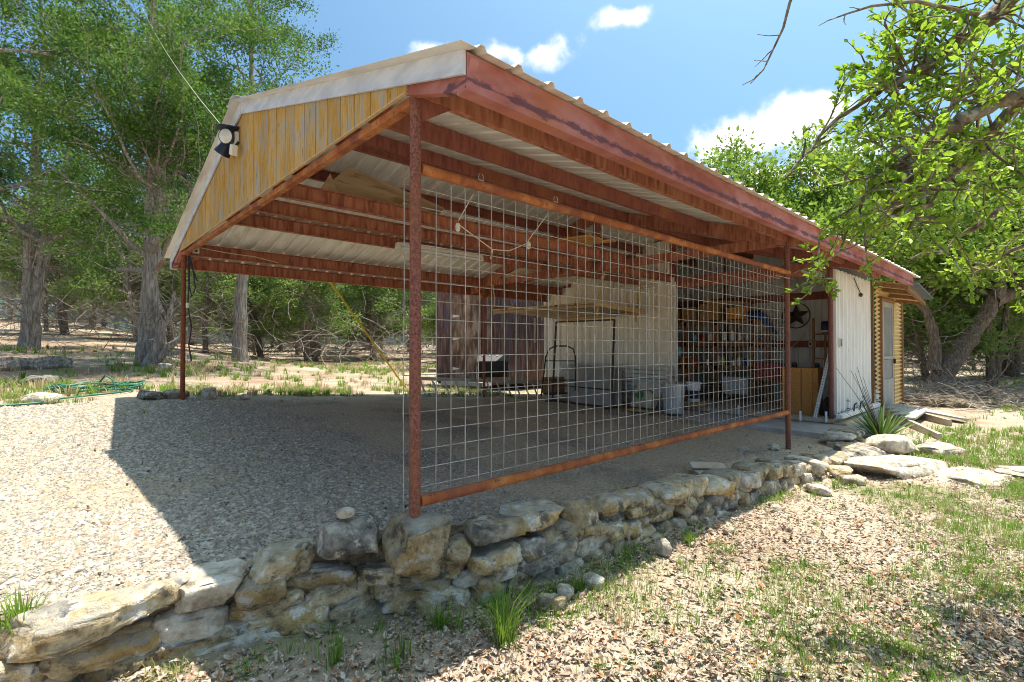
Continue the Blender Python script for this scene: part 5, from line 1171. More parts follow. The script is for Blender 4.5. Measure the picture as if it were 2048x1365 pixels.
# shredded root flare and broken limb stubs of the same tree
def stump_bits():
    t = thing('juniper_snag', 'gnarled dead juniper stump with broken limbs right of the big pale trunk', 'tree stump', (JA[0] + .5, JA[1] - .2, zA))
    nb = NB()
    b = np.array([JA[0], JA[1], zA])
    for P, r0, r1 in (([(305, 742), (330, 700), (338, 640), (325, 600)], .17, .05), ([(318, 735), (350, 700), (385, 672), (395, 660)], .11, .06), ([(312, 712), (350, 712), (378, 708)], .06, .05), ([(330, 690), (352, 630), (362, 590)], .08, .03)):
        Q = np.array([b + pxr(x, y, -.25) for x, y in P]); m = 12; Q = np.array([sample_path(Q, f) for f in np.linspace(0, 1, m)]); Q += rng.normal(size=Q.shape) * .012
        nb.tube(Q - np.array(ORG[t.name]), np.linspace(r0, r1, m) * (1 + .1 * rng.normal(size=m)), 10)
    place_mesh('trunk', nb.mesh('trunk', M['bark_grey'], True), t)
    nb = NB()
    for _ in range(60):
        p = b + pxr(rnd.uniform(310, 370), rnd.uniform(610, 720), rnd.uniform(-.4, .2)); B = wander(p, rng.normal(size=3), rnd.uniform(.3, .9), 4, rng, .6, -.03); nb.tube(B - np.array(ORG[t.name]), np.linspace(.014, .003, 5), 3)
    place_mesh('dead_branches', nb.mesh('dead_branches', M['twig_grey']), t)
stump_bits()
def local_tree(seed, h, r0, lean, nl, ll, dead, clump, leaf, lr=(.3, .98), m='juniper', bark='bark_grey', two=False, up=.35, cp=.6, sub=4):
    st = [(stem(h, lean, .12, 7, seed), r0, .03)]
    if two: st.append((stem(h * .85, (lean[0] + .9, lean[1] - .5), .15, 6, seed + 1), r0 * .75, .03))
    return grow_tree(seed, st, lr, nl, ll, 1, M[bark], M[m], dead, clump, leaf, up, sub, crown_pow=cp)
def put(mesh, x, y, label, rot=0, sc=1, name='juniper_tree', group=None): return tree_obj(name, mesh, (x, y, gh(x, y)), label, 'tree', group, rot, sc)
put(local_tree(21, 11.5, .24, (.3, .2), 26, 3.6, (30, 1.7, .4), (.37, 150), (.09, .038), two=True, cp=.5), -1.75, 19.6, 'dark twin trunked juniper near the left edge behind the fallen log')
put(local_tree(31, 13.5, .24, (.2, -.2), 30, 4.0, (20, 1.8, .5), (.38, 150), (.09, .038), (.35, .98), cp=.5), 3.52, 16.7, 'tall juniper rising behind the carport gable peak', .6)
put(local_tree(41, 9.5, .22, (1.5, -1.4), 20, 3.2, (30, 1.6, .6), (.37, 150), (.075, .033), (.3, .98), cp=.5), -3.6, 11.2, 'leaning juniper at the far left edge with bare grey limbs')

# ------------------------------------------------------------------ woodland: prototypes, then individual copies
protoJ = []; protoN = []
for s in range(6):
    st = []
    r_ = random.Random(50 + s); n = r_.choice([1, 2, 2, 3]); protoN.append(n)
    for k in range(n): st.append((stem(r_.uniform(5.2, 7.4), (r_.uniform(-1.1, 1.1) * (n > 1), r_.uniform(-1, 1) * (n > 1)), .22, 6, 60 + s * 5 + k), r_.uniform(.09, .15), .025))
    protoJ.append(grow_tree(60 + s, st, (.18, .98), int(30 / n) + 2, 2.3, 1, M['bark_grey' if s % 3 == 0 else 'bark_dark'], M['juniper_far'], (int(110 / n), 1.9, .6), (.38, 74), (.125, .055), .4, 3, crown_pow=.45))
def inst(i, x, y, sc, rot, label, group):
    t = thing('juniper_tree', label, 'tree', (0, 0, 0), group); t.location = (x, y, gh(x, y)); t.rotation_euler = (0, 0, rot); t.scale = (sc, sc, sc * 1.0)
    for nm, me in zip(('trunk', 'crown', 'dead_branches'), protoJ[i]): place_mesh(nm, me, t)
FW = np.array([.681, .732]); RT = np.array([.732, -.681])
def at(px, d): p = CAMV[:2] + FW * d + RT * (px - 1024) / 1010.7 * d; return float(p[0]), float(p[1])
placed = []
def ok(x, y, dmin):
    if 6 < x < 16 and -3.2 < y < 11.5: return False
    if -4.5 < x < 8.2 and y < 11: return False
    return all((x - a) ** 2 + (y - b) ** 2 > dmin * dmin for a, b in placed)
for q in ((.47, 13.2), (-1.75, 19.6), (3.52, 16.7), (-3.6, 11.2), (16.4, .1), (17.8, 1)): placed.append(q)
rr = random.Random(5)
def sector(px0, px1, d0, d1, n, dmin, label, group, sc=(.85, 1.25)):
    k = 0; tries = 0
    while k < n and tries < n * 40:
        tries += 1; px = rr.uniform(px0, px1); d = d0 + (d1 - d0) * rr.random() ** .8; x, y = at(px, d)
        if not ok(x, y, dmin): continue
        placed.append((x, y)); pi = rr.randrange(6); s_ = rr.uniform(*sc)
        where = next((w for lim, w in label if px < lim), label[-1][1]); dist = 'near edge of' if d < d0 + 7 else 'middle of' if d < d0 + 17 else 'far back in'
        size = 'small' if s_ < sc[0] + (sc[1] - sc[0]) * .33 else 'tall' if s_ > sc[0] + (sc[1] - sc[0]) * .67 else 'medium'
        inst(pi, x, y, s_, rr.uniform(0, 6.28), f"{size} {('single', 'twin', 'triple')[protoN[pi] - 1]} stemmed juniper, {dist} the woods, {where}", group); k += 1
sector(-350, 330, 21, 48, 26, 2.3, [(-40, 'beyond the left edge'), (70, 'at the left edge'), (190, 'behind the log'), (290, 'left of the big trunk'), (340, 'behind the big trunk')], 'woodland junipers at left')
sector(330, 900, 19.5, 48, 34, 2.1, [(420, 'right of the left post'), (520, 'under the left eave'), (620, 'under the middle eave'), (720, 'left of the yellow strap'), (800, 'beside the yellow strap'), (900, 'left of the shed')], 'thicket junipers under the eave', (.7, 1.1))
sector(880, 1400, 20, 42, 16, 2.6, [(1000, 'behind the shed door'), (1130, 'behind the brown shed'), (1400, 'behind the workshop')], 'junipers behind the shed', (.75, 1.0))
sector(1720, 2350, 19, 48, 40, 2.0, [(1800, 'behind the awning'), (1860, 'right of the awning'), (1930, 'behind the leaning oak'), (2000, 'behind the twin stems'), (2060, 'at the right edge'), (2400, 'beyond the right edge')], 'woodland junipers at right', (.7, 1.15))
# far wooded mass that closes the view
def thicket():
    nb = NB(); r = np.random.default_rng(3)
    C = []; 
    for _ in range(900):
        px = r.uniform(-500, 2600); d = r.uniform(38, 70); x, y = at(px, d); z = gh(x, y); h = r.uniform(.5, 7.5); C.append((x, y, z + h))
    C = np.array(C); n = 42; P = (C[:, None, :] + r.normal(size=(len(C), n, 3)) * np.array([1.1, 1.1, .8])).reshape(-1, 3)
    nb.add(*diamonds(P, unit(r.normal(size=P.shape) + np.array([0, 0, .5])), r.uniform(.2, .5, len(P)), .14, r))
    me = nb.mesh('woodland', M['juniper_far']); o = place_mesh('woodland', me); tag(o, 'far dark green woodland mass closing the view behind the trees', kind='stuff')
    nb = NB()
    for _ in range(3000):
        px = r.uniform(-300, 2500); d = r.uniform(16, 40)
        if 850 < px < 1700 and d < 22: continue
        x, y = at(px, d)
        if (6 < x < 16 and -3.2 < y < 11.5) or (-4.5 < x < 8.2 and y < 11): continue
        p = np.array([x, y, gh(x, y) + r.uniform(.0, 1.6)]); B = wander(p, [r.normal(), r.normal(), r.uniform(.1, 1.6)], r.uniform(.8, 2.4), 4, r, .6, -.03)
        nb.tube(B, np.linspace(.014, .004, 5), 3)
    o = place_mesh('dead_brush', nb.mesh('dead_brush', M['twig_grey'])); tag(o, 'tangle of dead grey brush between the woodland trunks', kind='stuff')
thicket()

# ------------------------------------------------------------------ oaks on the right
def path_tree(name, label, stems, seed, nl, ll, lr, clump, leaf, base, m='oak_far', bark='bark_dark', dead=(6, 1.2, .7), sub=4):
    b = np.array(base); st = [([np.array(p) - b for p in P], r0, r1) for P, r0, r1 in stems]
    ms = grow_tree(seed, st, lr, nl, ll, 1, M[bark], M[m], dead, clump, leaf, .45, sub, crown_pow=.3, flat=.55)
    return tree_obj(name, ms, base, label)
gO = gh(16.35, .14)
path_tree('oak_tree', 'big leaning oak with thick brown trunk right of the screen door',
    [([(16.35, .14, gO - .2), (16.65, -.15, .05), (17.09, -.58, .92), (17.49, -.96, 1.68), (17.78, -1.25, 2.36), (17.91, -1.38, 3.05), (18.0, -1.48, 3.88), (18.1, -1.55, 5.2), (18.3, -1.5, 6.8)], .29, .05),
     ([(17.7, -1.15, 2.2), (18.14, -1.58, 2.40), (18.7, -2.0, 2.8), (19.3, -2.6, 3.5), (19.9, -3.2, 4.6)], .19, .05),
     ([(16.52, -.04, .3), (16.54, -.07, .99), (16.45, 0, 1.54), (16.33, .11, 1.95), (16.0, .45, 2.5), (15.6, .9, 3.3), (15.3, 1.4, 4.4)], .15, .04)], 71, 13, 2.6, (.45, 1), (.7, 75), (.14, .075), (16.35, .14, gO))
def stub():
    t = MB().tube([(17.15, -.62, 1.05), (17.44, -.91, 1.3), (17.8, -1.25, 1.47)], [.15, .12, .11], 12).build('broken_limb', M['bark_dark'], None, True); return t
path_tree('oak_tree', 'dark leaning oak bowed to the right behind the big leaning oak',
    [([(18.6, 2.0, gh(18.6, 2.0) - .2), (18.7, 1.7, .4), (18.9, 1.2, 1.1), (19.3, .6, 1.5), (19.9, 0, 1.75), (20.8, -.9, 2.3), (21.6, -1.8, 3.4), (22, -2.2, 4.8)], .20, .05)], 72, 16, 2.4, (.5, 1), (.7, 70), (.15, .08), (18.6, 2.0, gh(18.6, 2.0)))
x, y = at(1983, 14.6)
path_tree('oak_tree', 'slim twin stemmed tree standing at the right edge beyond the grass', [([(x, y, gh(x, y) - .2), (x - .02, y + .05, 1.2), (x - .1, y + .1, 2.6), (x, y, 4.2), (x + .2, y, 5.6)], .13, .04), ([(x, y, gh(x, y) - .1), (x + .25, y - .2, 1.0), (x + .4, y - .35, 2.4), (x + .7, y - .6, 4.0), (x + .8, y - .8, 5.2)], .11, .04)], 73, 12, 1.8, (.5, 1), (.6, 60), (.14, .075), (x, y, gh(x, y)), 'oak_far', 'bark_dark', (12, 1.2, .6))
x, y = at(1868, 15.2)
path_tree('oak_tree', 'short dark multi stemmed tree between the oak trunk and the twin stems', [([(x, y, gh(x, y) - .2), (x + .1, y, .8), (x - .1, y + .1, 2.0), (x - .2, y, 3.6)], .12, .03), ([(x, y, gh(x, y) - .2), (x + .5, y - .4, .7), (x + .9, y - .7, 1.8)], .07, .02), ([(x, y, gh(x, y) - .2), (x - .4, y + .3, .9), (x - .5, y + .5, 2.2)], .07, .02)], 74, 8, 1.3, (.5, 1), (.5, 45), (.13, .06), (x, y, gh(x, y)), 'juniper_far', 'bark_dark', (22, 1.1, .7))
for k, (px, d, h, lab) in enumerate(((1430, 19, 7.6, 'bright green oak whose top shows over the middle of the roof'), (1540, 20, 8.0, 'bright green oak showing over the roof behind the cloud'), (1640, 19, 8.6, 'full green oak behind the far end of the roof'), (1750, 18, 8.8, 'tall green oak above the awning'), (1880, 21, 9.4, 'tall green oak high behind the leaning oaks'), (2010, 20, 9.0, 'leafy oak behind the twin stemmed tree'), (2150, 19, 9.0, 'leafy oak beyond the right edge'))):
    x, y = at(px, d); st = [(stem(h, (rr.uniform(-.8, .8), rr.uniform(-.8, .8)), .2, 6, 300 + k), .17, .03), (stem(h * .85, (rr.uniform(-2, 2), rr.uniform(-2, 2)), .2, 6, 330 + k), .12, .03)]
    ms = grow_tree(310 + k, st, (.4, 1), 13, 2.4, 1, M['bark_dark'], M['oak_far'], (10, 1.2, .5), (.62, 70), (.15, .085), .5, 4, crown_pow=.45, flat=.7)
    tree_obj('oak_tree', ms, (x, y, gh(x, y)), lab)

# ------------------------------------------------------------------ overhanging live oak in the foreground
def leaf_mesh():
    v = [(0, 0, 0), (.25, .20, .02), (.6, .24, .015), (1, 0, -.03), (.6, -.24, .015), (.25, -.20, .02), (.25, 0, -.015), (.6, 0, -.02)]
    f = [(0, 6, 1), (1, 6, 7, 2), (2, 7, 3), (0, 5, 6), (6, 5, 4, 7), (7, 4, 3)]
    return np.array(v), f
def oak_over():
    base = Vector((3.4, -4.6, -.5))
    t = thing('live_oak', 'live oak reaching in from the right with lichen covered limbs and bright leaves', 'tree', base)
    r = np.random.default_rng(9); wood = NB(); B0 = np.array(base)
    limbs = []
    def limb(P, r0, r1, jit=.012):
        P = np.array(P, float); m = len(P) * 3; Q = np.array([sample_path(P, f) for f in np.linspace(0, 1, m)]); Q[1:] += r.normal(size=(m - 1, 3)) * jit
        R = np.linspace(r0, r1, m) * (1 + .10 * r.normal(size=m)); wood.tube(Q - B0, R, 10); limbs.append((Q, r0)); return Q
    limb([(3.4, -4.6, -.7), (3.35, -4.5, .4), (3.1, -4.2, 1.4), (2.7, -3.7, 2.2), (2.3, -3.0, 2.75), (1.98, -2.45, 2.72), (1.73, -2.16, 2.44), (1.63, -2.06, 2.33), (1.55, -1.98, 2.25), (1.48, -1.92, 2.18), (1.42, -1.87, 2.12), (1.38, -1.83, 2.09)], .19, .016) if False else None
    limb([(3.4, -4.6, -.7), (3.35, -4.5, .4), (3.1, -4.2, 1.4), (2.7, -3.7, 2.2), (2.4, -3.1, 2.6)], .19, .09)
    limb([(2.4, -3.1, 2.6), (2.1, -2.6, 2.72), (1.88, -2.3, 2.63), (1.73, -2.16, 2.44), (1.63, -2.06, 2.33), (1.55, -1.98, 2.25), (1.48, -1.92, 2.18), (1.42, -1.87, 2.12), (1.36, -1.81, 2.08)], .05, .013)
    limb([(2.7, -3.7, 2.2), (2.2, -2.9, 2.1), (1.75, -2.45, 2.04), (1.53, -2.23, 1.96), (1.44, -2.15, 1.92), (1.35, -2.07, 1.86), (1.27, -2.0, 1.8), (1.21, -1.94, 1.73), (1.19, -1.91, 1.67), (1.21, -1.93, 1.58), (1.22, -1.94, 1.48), (1.2, -1.92, 1.42)], .042, .009)
    limb([(1.60, -2.27, 2.0), (1.57, -2.13, 1.86), (1.55, -2.12, 1.77), (1.48, -2.05, 1.72), (1.41, -1.98, 1.63), (1.31, -1.89, 1.51), (1.22, -1.8, 1.47)], .026, .007)
    limb([(1.55, -2.0, 2.25), (1.50, -1.75, 2.16), (1.40, -1.60, 2.02), (1.26, -1.50, 1.86), (1.15, -1.42, 1.70)], .016, .004)
    limb([(1.44, -2.15, 1.92), (1.40, -1.9, 1.78), (1.36, -1.72, 1.62), (1.34, -1.58, 1.48), (1.33, -1.5, 1.32)], .014, .004)
    limb([(2.0, -2.7, 2.08), (2.2, -2.3, 1.75), (2.3, -2.0, 1.55), (2.2, -1.75, 1.4)], .025, .006)
    limb([(2.2, -2.9, 2.1), (2.5, -2.5, 1.75), (2.75, -2.2, 1.5), (2.8, -1.95, 1.35)], .025, .006)
    limb([(2.4, -3.1, 2.6), (2.3, -2.5, 2.5), (2.25, -2.1, 2.35), (2.1, -1.8, 2.1), (1.9, -1.6, 1.9)], .03, .006)
    limb([(2.4, -3.1, 2.6), (2.6, -2.6, 2.7), (2.75, -2.2, 2.6), (2.7, -1.9, 2.3)], .03, .006)
    limb([(1.31, -1.89, 1.51), (1.25, -1.72, 1.38), (1.18, -1.60, 1.30), (1.12, -1.50, 1.26), (1.05, -1.40, 1.235)], .004, .0015)
    # twigs with leaves
    leaves = []
    def inside(p):
        v = np.array(p) - CAMV; dep = v[0] * .681 + v[1] * .732
        if dep < .3: return True
        px = 1024 + 1010.7 * (v[0] * .732 - v[1] * .681) / dep; py = 682 - 1010.7 * v[2] / dep
        return px > np.interp(py, [-100, 0, 180, 300, 400, 600], [1730, 1700, 1640, 1590, 1555, 1560])
    def twig(p, d, L, lvl):
        Q = wander(p, d, L, 5, r, .35, -.015)
        if p[0] > 1.0 and lvl < 2 and not (inside(Q[-1]) and inside(Q[3])): return
        wood.tube(Q - B0, np.linspace(.0045 if lvl else .006, .0015, 6), 4)
        n = int(L * 66) + 4
        for _ in range(n):
            f = r.uniform(.25, 1) ** .7; q = sample_path(Q, f); dd = unit(unit(Q[-1] - Q[0]) * .7 + r.normal(size=3) * .7 + np.array([0, 0, .1])); leaves.append((q, dd))
        if lvl == 0:
            for _ in range(3): twig(sample_path(Q, r.uniform(.25, .95)), unit(Q[-1] - Q[0]) + r.normal(size=3) * .7, L * r.uniform(.4, .75), 1)
    def near(p):  # keep the gap round the lens clear, and the low outer tips sparse
        p = np.array(p); v = p - CAMV; dep = v[0] * .681 + v[1] * .732
        if dep > .3:
            px = 1024 + 1010.7 * (v[0] * .732 - v[1] * .681) / dep; py = 682 - 1010.7 * v[2] / dep
            if px < 1560: return False
            if px < 1760 and py > 400 and r.random() < .72: return False
            if py > 470 and r.random() < .5: return False
        return np.linalg.norm(v) > 1.35
    for li, (Q, r0) in enumerate(limbs):
        if li == 0: continue
        n = {1: 44, 2: 46, 3: 20, 4: 12, 5: 7, 6: 16, 7: 20, 8: 24, 9: 22, 10: 8}[li]
        for _ in range(n):
            p = sample_path(Q, r.uniform(.25 if li < 3 else .15, 1)); d = r.normal(size=3) + np.array([-.35, .35, .05])
            if li == 10 or near(p + d * .2): twig(p, d, r.uniform(.16, .42) * (.5 if li == 10 else 1), 0)
    # bare twigs hanging from above, and the small leafy tip at the top of the picture
    for P in ([(1.6, -2.2, 2.45), (1.25, -1.95, 2.62), (.95, -1.57, 2.51), (.92, -1.54, 2.41), (.9, -1.52, 2.3), (.87, -1.49, 2.21), (.84, -1.46, 2.12), (.8, -1.42, 2.06)],):
        Q = np.array(P); wood.tube(Q - B0, np.linspace(.010, .0022, len(Q)), 6)
        for f, L in ((.62, .13), (.72, .10), (.8, .07), (.88, .08), (.95, .06)): twg = wander(sample_path(Q, f), np.array([-.6, .5, -.35]) + r.normal(size=3) * .35, L, 4, r, .3, 0); wood.tube(twg - B0, np.linspace(.003, .0012, 5), 4)
    Q = np.array([(1.5, -2.1, 2.35), (1.07, -1.95, 2.28), (.94, -1.83, 2.26), (.87, -1.76, 2.23), (.81, -1.71, 2.2)]); wood.tube(Q - B0, np.linspace(.008, .002, 5), 5)
    for f in (.6, .75, .9): twg = wander(sample_path(Q, f), np.array([-.6, .4, -.3]) + r.normal(size=3) * .3, .07, 3, r, .3, 0); wood.tube(twg - B0, np.linspace(.003, .0012, 4), 4)
    Q = wander([1.25, -1.95, 2.62], [-.9, .55, .05], 1.05, 6, r, .12, 0.0); wood.tube(Q - B0, np.linspace(.008, .002, 7), 5)
    for f in (.7, .85, .95, 1): twig(sample_path(Q, f), [-.5, .3, -.6], .12, 1)
    place_mesh('trunk', wood.mesh('trunk', M['bark_lichen'], True), t)
    # individual leaves: the 300 largest in view as parts, the others as one part
    lv, lf = leaf_mesh()
    lme = bpy.data.meshes.new('leaf'); lme.from_pydata([tuple(p) for p in lv], [], lf); lme.materials.append(M['oak_leaf'])
    f_ = 1010.7; yaw = math.radians(47.048); Fw = np.array([math.cos(yaw), math.sin(yaw), 0]); Rt = np.array([math.sin(yaw), -math.cos(yaw), 0])
    info = []
    for q, d in leaves:
        L = r.uniform(.017, .043); v = q - CAMV; dep = v @ Fw
        if dep < .5: continue
        px = 1024 + f_ * (v @ Rt) / dep; py = 682 - f_ * v[2] / dep; vis = -20 < px < 2070 and -20 < py < 1380
        info.append((q, d, L, (L / dep) if vis else 0))
    order = sorted(range(len(info)), key=lambda i: -info[i][3]); top = set(order[:300])
    nb = NB()
    quadF = [np.array([f for f in lf if len(f) == 4]), np.array([f for f in lf if len(f) == 3])]
    for i, (q, d, L, _) in enumerate(info):
        x = d; n_ = unit(np.array([0, 0, 1.0]) + r.normal(size=3) * .55); y = unit(np.cross(n_, x)); z = np.cross(x, y); Rm = np.stack([x, y, z], 1) * L
        if i in top:
            o = place_mesh('leaf', lme, t); Mx = Matrix.Identity(4)
            for a in range(3):
                for b in range(3): Mx[a][b] = Rm[a, b]
            p = q - B0; Mx.translation = Vector(p); o.matrix_local = Mx
        else:
            V = lv @ Rm.T + (q - B0); nb.V.append(V); nb.F += [quadF[0] + nb.n, quadF[1] + nb.n]; nb.n += len(V)
    # merge face arrays by size for speed
    fq = np.concatenate([f for f in nb.F if f.shape[1] == 4]); ft = np.concatenate([f for f in nb.F if f.shape[1] == 3]); nb.F = [fq, ft]
    o = place_mesh('foliage', nb.mesh('foliage', M['oak_leaf']), t); tag(o, kind='stuff')
oak_over()

# ------------------------------------------------------------------ gravel, leaf litter, grass
def scatter_gravel():
    r = np.random.default_rng(21); nb = NB()
    N0 = 1150000; x = r.uniform(-4.5, 7.0, N0); y = r.uniform(-.3, 6.4, N0)
    v = np.stack([x - CAMP[0], y - CAMP[1]], -1); dep = v @ np.array([.681, .732]); lat = v @ np.array([.732, -.681]); d = np.hypot(v[:, 0], v[:, 1])
    fine = .75 + .4 * gnoise(x + 2, y, 1.9) * gnoise(x, y, .8)
    keep = (dep > .5) & (np.abs(lat) < dep * 1.15 + .3) & (r.random(N0) < np.clip((2.6 / d) ** 1.9, .06, 1) * np.where(x > .9, .28 + .2 * gnoise(x, y, 1.7), fine))
    keep &= drive_mask(x, y); x, y, d = x[keep], y[keep], d[keep]; n = len(x); z = ground_h(x, y) + .004
    s = r.uniform(.0035, .0105, n) * (1 + .16 * np.clip(d - 2.6, 0, 5)); big = r.random(n) < .025; s[big] *= 1.9
    pyr = np.array([(1, 0, 0), (0, 1, 0), (-1, 0, 0), (0, -1, 0), (0, 0, .75)], float)
    P = pyr[None] * (1 + .35 * r.normal(size=(n, 5, 1))) + r.normal(size=(n, 5, 3)) * np.array([.18, .18, .10])
    a = r.uniform(0, 6.28, n); c, s_ = np.cos(a), np.sin(a); el = r.uniform(.7, 1.5, n)
    X = (P[..., 0] * el[:, None]) * s[:, None]; Y = P[..., 1] * s[:, None]; Z = P[..., 2] * s[:, None]
    V = np.stack([X * c[:, None] - Y * s_[:, None] + x[:, None], X * s_[:, None] + Y * c[:, None] + y[:, None], Z + z[:, None]], -1).reshape(-1, 3)
    f = np.array([(0, 1, 4), (1, 2, 4), (2, 3, 4), (3, 0, 4)])
    F = (np.arange(n)[:, None, None] * 5 + f[None]).reshape(-1, 3); nb.add(V, F)
    o = place_mesh('gravel', nb.mesh('gravel', M['gravel'])); tag(o, kind='stuff'); print('GRAVEL', n)
scatter_gravel()
def litter_density(x, y): # more near the wall and in patches, bare path in places
    w = np.interp(x, WX, WF); v = .75 + .35 * gnoise(x + 3, y, 1.6) + .25 * gnoise(x, y + 5, 4)
    return np.clip(v, .12, 1) * (y < w - .02) * (x < 9.5)
def scatter_leaves():
    r = np.random.default_rng(33); nb = NB(); N0 = 150000
    dd = .9 + 10 * r.random(N0) ** 1.6; px = r.uniform(150, 2300, N0); k = (px - 1024) / 1010.7
    x = CAMP[0] + .681 * dd + .732 * k * dd; y = CAMP[1] + .732 * dd - .681 * k * dd
    keep = r.random(N0) < litter_density(x, y) + .02 * drive_mask(x, y); x, y, dd = x[keep], y[keep], dd[keep]; n = len(x); z = ground_h(x, y)
    L = .014 + .042 * r.random(n) ** 1.6; a = r.uniform(0, 6.28, n); tilt = r.normal(size=n) * .35
    D = np.stack([np.cos(a) * np.cos(tilt), np.sin(a) * np.cos(tilt), np.sin(tilt)], -1)
    nrm = unit(np.stack([r.normal(size=n) * .45, r.normal(size=n) * .45, np.ones(n)], -1)); S_ = unit(np.cross(nrm, D)); U = np.cross(D, S_)
    C = np.stack([x, y, z + .006 + r.random(n) * .022], -1); curl = r.normal(size=n)[:, None] * .16 * L[:, None]
    w = (L * r.uniform(.17, .26, n))[:, None]; L_ = L[:, None]
    q = [C - D * L_ * .5, C - D * L_ * .12 + S_ * w + U * curl, C + D * L_ * .22 + S_ * w * .85 + U * curl, C + D * L_ * .5 + U * curl * .8, C + D * L_ * .22 - S_ * w * .85 + U * curl, C - D * L_ * .12 - S_ * w + U * curl]
    V = np.stack(q, 1).reshape(-1, 3); b = np.arange(n)[:, None] * 6
    F = np.concatenate([b + np.array([[0, 1, 2, 3]]), b + np.array([[0, 3, 4, 5]])]); nb.add(V, F)
    o = place_mesh('leaf_litter', nb.mesh('leaf_litter', M['dead_leaf'])); tag(o, kind='stuff')
scatter_leaves()
def blades(nb, c, n, h, spread, r, w=.004, droop=.85):
    a = r.uniform(0, 6.28, n); rad = np.abs(r.normal(size=n)) * spread * .35; p = np.stack([c[0] + rad * np.cos(a), c[1] + rad * np.sin(a), np.full(n, c[2])], -1)
    a2 = a + r.normal(size=n) * .7; H = h * r.uniform(.45, 1.15, n); out = H * r.uniform(.1, .9, n) * droop
    D = np.stack([np.cos(a2), np.sin(a2), np.zeros(n)], -1); S_ = np.stack([-np.sin(a2), np.cos(a2), np.zeros(n)], -1); W_ = (w * r.uniform(.6, 1.3, n))[:, None]
    up = np.array([0, 0, 1.0]); rows = []
    for f, ww in ((0, 1), (.55, .85), (1, .08)):
        cc = p + D * (out * f ** 2)[:, None] + up * (H * (f - .25 * droop * f ** 3))[:, None]; rows += [cc - S_ * W_ * ww, cc + S_ * W_ * ww]
    V = np.stack(rows, 1).reshape(-1, 3); b = np.arange(n)[:, None] * 6
    F = np.concatenate([b + np.array([[2 * k, 2 * k + 1, 2 * k + 3, 2 * k + 2]]) for k in range(2)]); nb.add(V, F)
def grass_all():
    r = np.random.default_rng(44); g = NB(); dry = NB()
    def patch(n, fx_, hmin, hmax, den, nbl, w=.003, dryp=.15, sp=.06):
        k = 0
        while k < n:
            x, y = fx_(r)
            if r.random() > den(x, y): continue
            k += 1; h = r.uniform(hmin, hmax); blades(dry if r.random() < dryp else g, (x, y, gh(x, y) - .005), int(nbl * r.uniform(.5, 1.4)), h, sp * r.uniform(.6, 1.6), r, w)
    def front(r):
        d = 1.2 + 8 * r.random() ** 1.3; k = (r.uniform(250, 2250) - 1024) / 1010.7; return CAMP[0] + .681 * d + .732 * k * d, CAMP[1] + .732 * d - .681 * k * d
    def fden(x, y):
        if y > float(np.interp(x, WX, WF)) - .03 or x > 9.5: return 0
        v = math.sin(x * 2.1 + 1.7 * math.sin(y * 1.9)) + math.sin(y * 2.7 + 1.3 * math.sin(x * 2.3) + 1); v2 = 1.0 if (x > 3.5 and y < -2.0) else .45
        return max(.03, min(1, .25 + .45 * v)) * v2
    patch(3000, front, .03, .105, fden, 34, .0017, .16, .15)
    def right(r): d = r.uniform(6, 17); k = (r.uniform(1750, 2250) - 1024) / 1010.7; return CAMP[0] + .681 * d + .732 * k * d, CAMP[1] + .732 * d - .681 * k * d
    patch(900, right, .06, .16, lambda x, y: .9 if math.sin(x * .9 + 1) + math.sin(y * 1.3 + x * .4) > .1 and y < -.9 else .08, 16, .005, .15, .14)
    def strip(r): return r.uniform(-4.5, 6.5), r.uniform(6.1, 7.6)
    def sden(x, y):
        if drive_mask(np.array(x), np.array(y)): return 0
        return .4 + .5 * math.sin(x * 2.3) * math.sin(x * .9 + 2)
    patch(800, strip, .05, .18, sden, 30, .0035, .45, .12)
    def mid(r): return r.uniform(-6, 12), r.uniform(7.2, 20)
    patch(1300, mid, .08, .26, lambda x, y: (.08 + .55 * max(0, math.sin(x * .8 + 1.2 * math.sin(y * .7)) * math.sin(y * .55 + x * .3 + .6))) * (0 if (6.2 < x < 11 and y < 12) else 1), 20, .007, .45, .16)
    def rfar(r): d = r.uniform(14, 30); k = (r.uniform(1780, 2300) - 1024) / 1010.7; return CAMP[0] + .681 * d + .732 * k * d, CAMP[1] + .732 * d - .681 * k * d
    patch(160, rfar, .08, .2, lambda x, y: .6, 18, .009, .3, .25)
    # weeds on the gravel
    for x, y in ((-.55, 5.1), (.25, 5.35), (.6, 5.9), (-1.9, 5.9), (1.2, 5.6)): blades(g, (x, y, gh(x, y)), 26, .06, .16, r, .003)
    o = place_mesh('grass', g.mesh('grass', M['grass'])); tag(o, kind='stuff')
    o = place_mesh('dry_grass', dry.mesh('dry_grass', M['dry_grass'])); tag(o, kind='stuff')
    def tuft(name, x, y, n, h, sp, label, z=None, w=.0028, droop=.8, m='grass'):
        nb = NB(); blades(nb, (0, 0, 0), n, h, sp, r, w, droop); me = nb.mesh('blades', M[m]); o = place_mesh(name, me); o.location = (x, y, gh(x, y) if z is None else z); tag(o, label, 'grass')
    tuft('grass_tuft', .16, -.52, 130, .30, .10, 'large fine bladed grass tuft at the foot of the wall')
    tuft('grass_tuft', -1.50, .58, 90, .23, .10, 'green grass tuft behind the wall at the far left', None, .003, .6)
    tuft('grass_tuft', -.48, -.12, 40, .17, .10, 'sparse weed shoots at the wall foot in the left foreground', None, .0025, .5)
    tuft('grass_tuft', -.25, -.30, 46, .20, .12, 'thin upright grass shoots in front of the wall left of the big tuft', None, .002, .35)
    tuft('grass_tuft', 1.95, -.52, 60, .14, .12, 'bright green weeds beside the upright pale stone under the wall')
    tuft('grass_tuft', .02, -.20, 60, .14, .10, 'small green weeds against the wall base below the boulder')
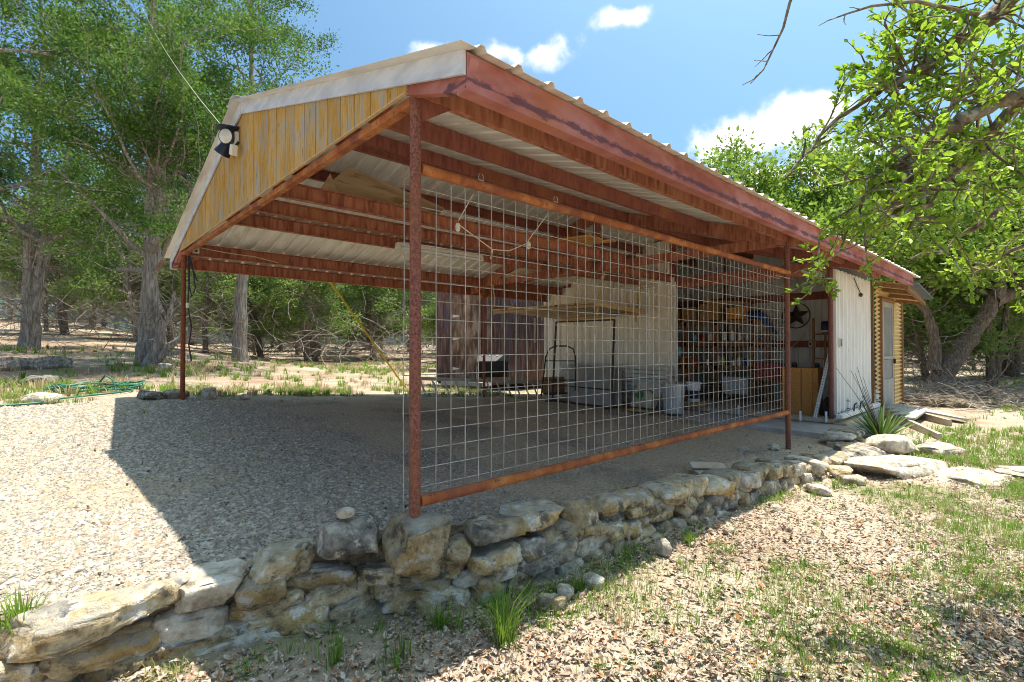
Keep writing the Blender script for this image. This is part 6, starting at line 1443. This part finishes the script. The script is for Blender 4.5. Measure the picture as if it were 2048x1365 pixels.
    tuft('grass_tuft', 4.45, -.78, 40, .12, .1, 'olive tuft beside the brown rock at the wall end')
grass_all()
def yucca():
    r = np.random.default_rng(3); t = thing('yucca_plant', 'spiky yucca with long narrow leaves at the workshop footing', 'yucca', (7.6, -.55, gh(7.6, -.55)))
    for k in range(90):
        a = r.uniform(0, 6.28); el = r.uniform(.15, 1.35); L = r.uniform(.5, .85); d = np.array([math.cos(a) * math.cos(el), math.sin(a) * math.cos(el), math.sin(el)]); s = unit(np.cross(d, [0, 0, 1])) * .017; droop = r.uniform(.02, .16)
        nb = NB(); rows = []
        for f, w in ((0, 1), (.3, 1), (.65, .75), (1, .05)): c = d * L * f + np.array([0, 0, -droop * f * f]); rows += [c - s * w, c + s * w]
        nb.add(np.array(rows), np.array([[2 * i, 2 * i + 1, 2 * i + 3, 2 * i + 2] for i in range(3)])); place_mesh('leaf', nb.mesh('leaf', M['yucca_leaf']), t)
    for k in range(9):
        a = 2.4 + r.normal() * .5; Q = wander([0, 0, .1], [math.cos(a) * .7, math.sin(a) * .5, 1.3], r.uniform(.7, 1.15), 6, r, .06, -.01); nb = NB(); nb.tube(Q, np.linspace(.006, .003, 7), 4); place_mesh('stalk', nb.mesh('stalk', M['bark_dark']), t)
yucca()
def brush_pile():
    r = np.random.default_rng(8); nb = NB()
    c = np.array([14.6, -.75, -.35])
    for _ in range(900):
        u = r.normal(size=2) * np.array([.9, .8]); z = .42 * math.exp(-(u[0] ** 2 / 1.6 + u[1] ** 2 / 1.3)) * r.uniform(.2, 1.1)
        B = wander(c + np.array([u[0], u[1], z]), [r.normal(), r.normal(), r.normal() * .25], r.uniform(.25, .8), 3, r, .3, 0); nb.tube(B, np.linspace(.009, .004, 4), 3)
    o = place_mesh('brush_pile', nb.mesh('brush_pile', M['twig_grey'])); tag(o, 'heap of grey brush and twigs beyond the ramp at the right', 'brush pile')
    nb = NB()
    P, F = rock_verts(5, (2.6, 2.2, .55), 3, 0, .4, .9); nb.add(P, F); o = place_mesh('mulch_mound', nb.mesh('mulch_mound', M['mortar'], True)); o.location = (14.6, -.75, -.42); tag(o, 'low brown mulch mound under the brush heap', 'mound')
brush_pile()
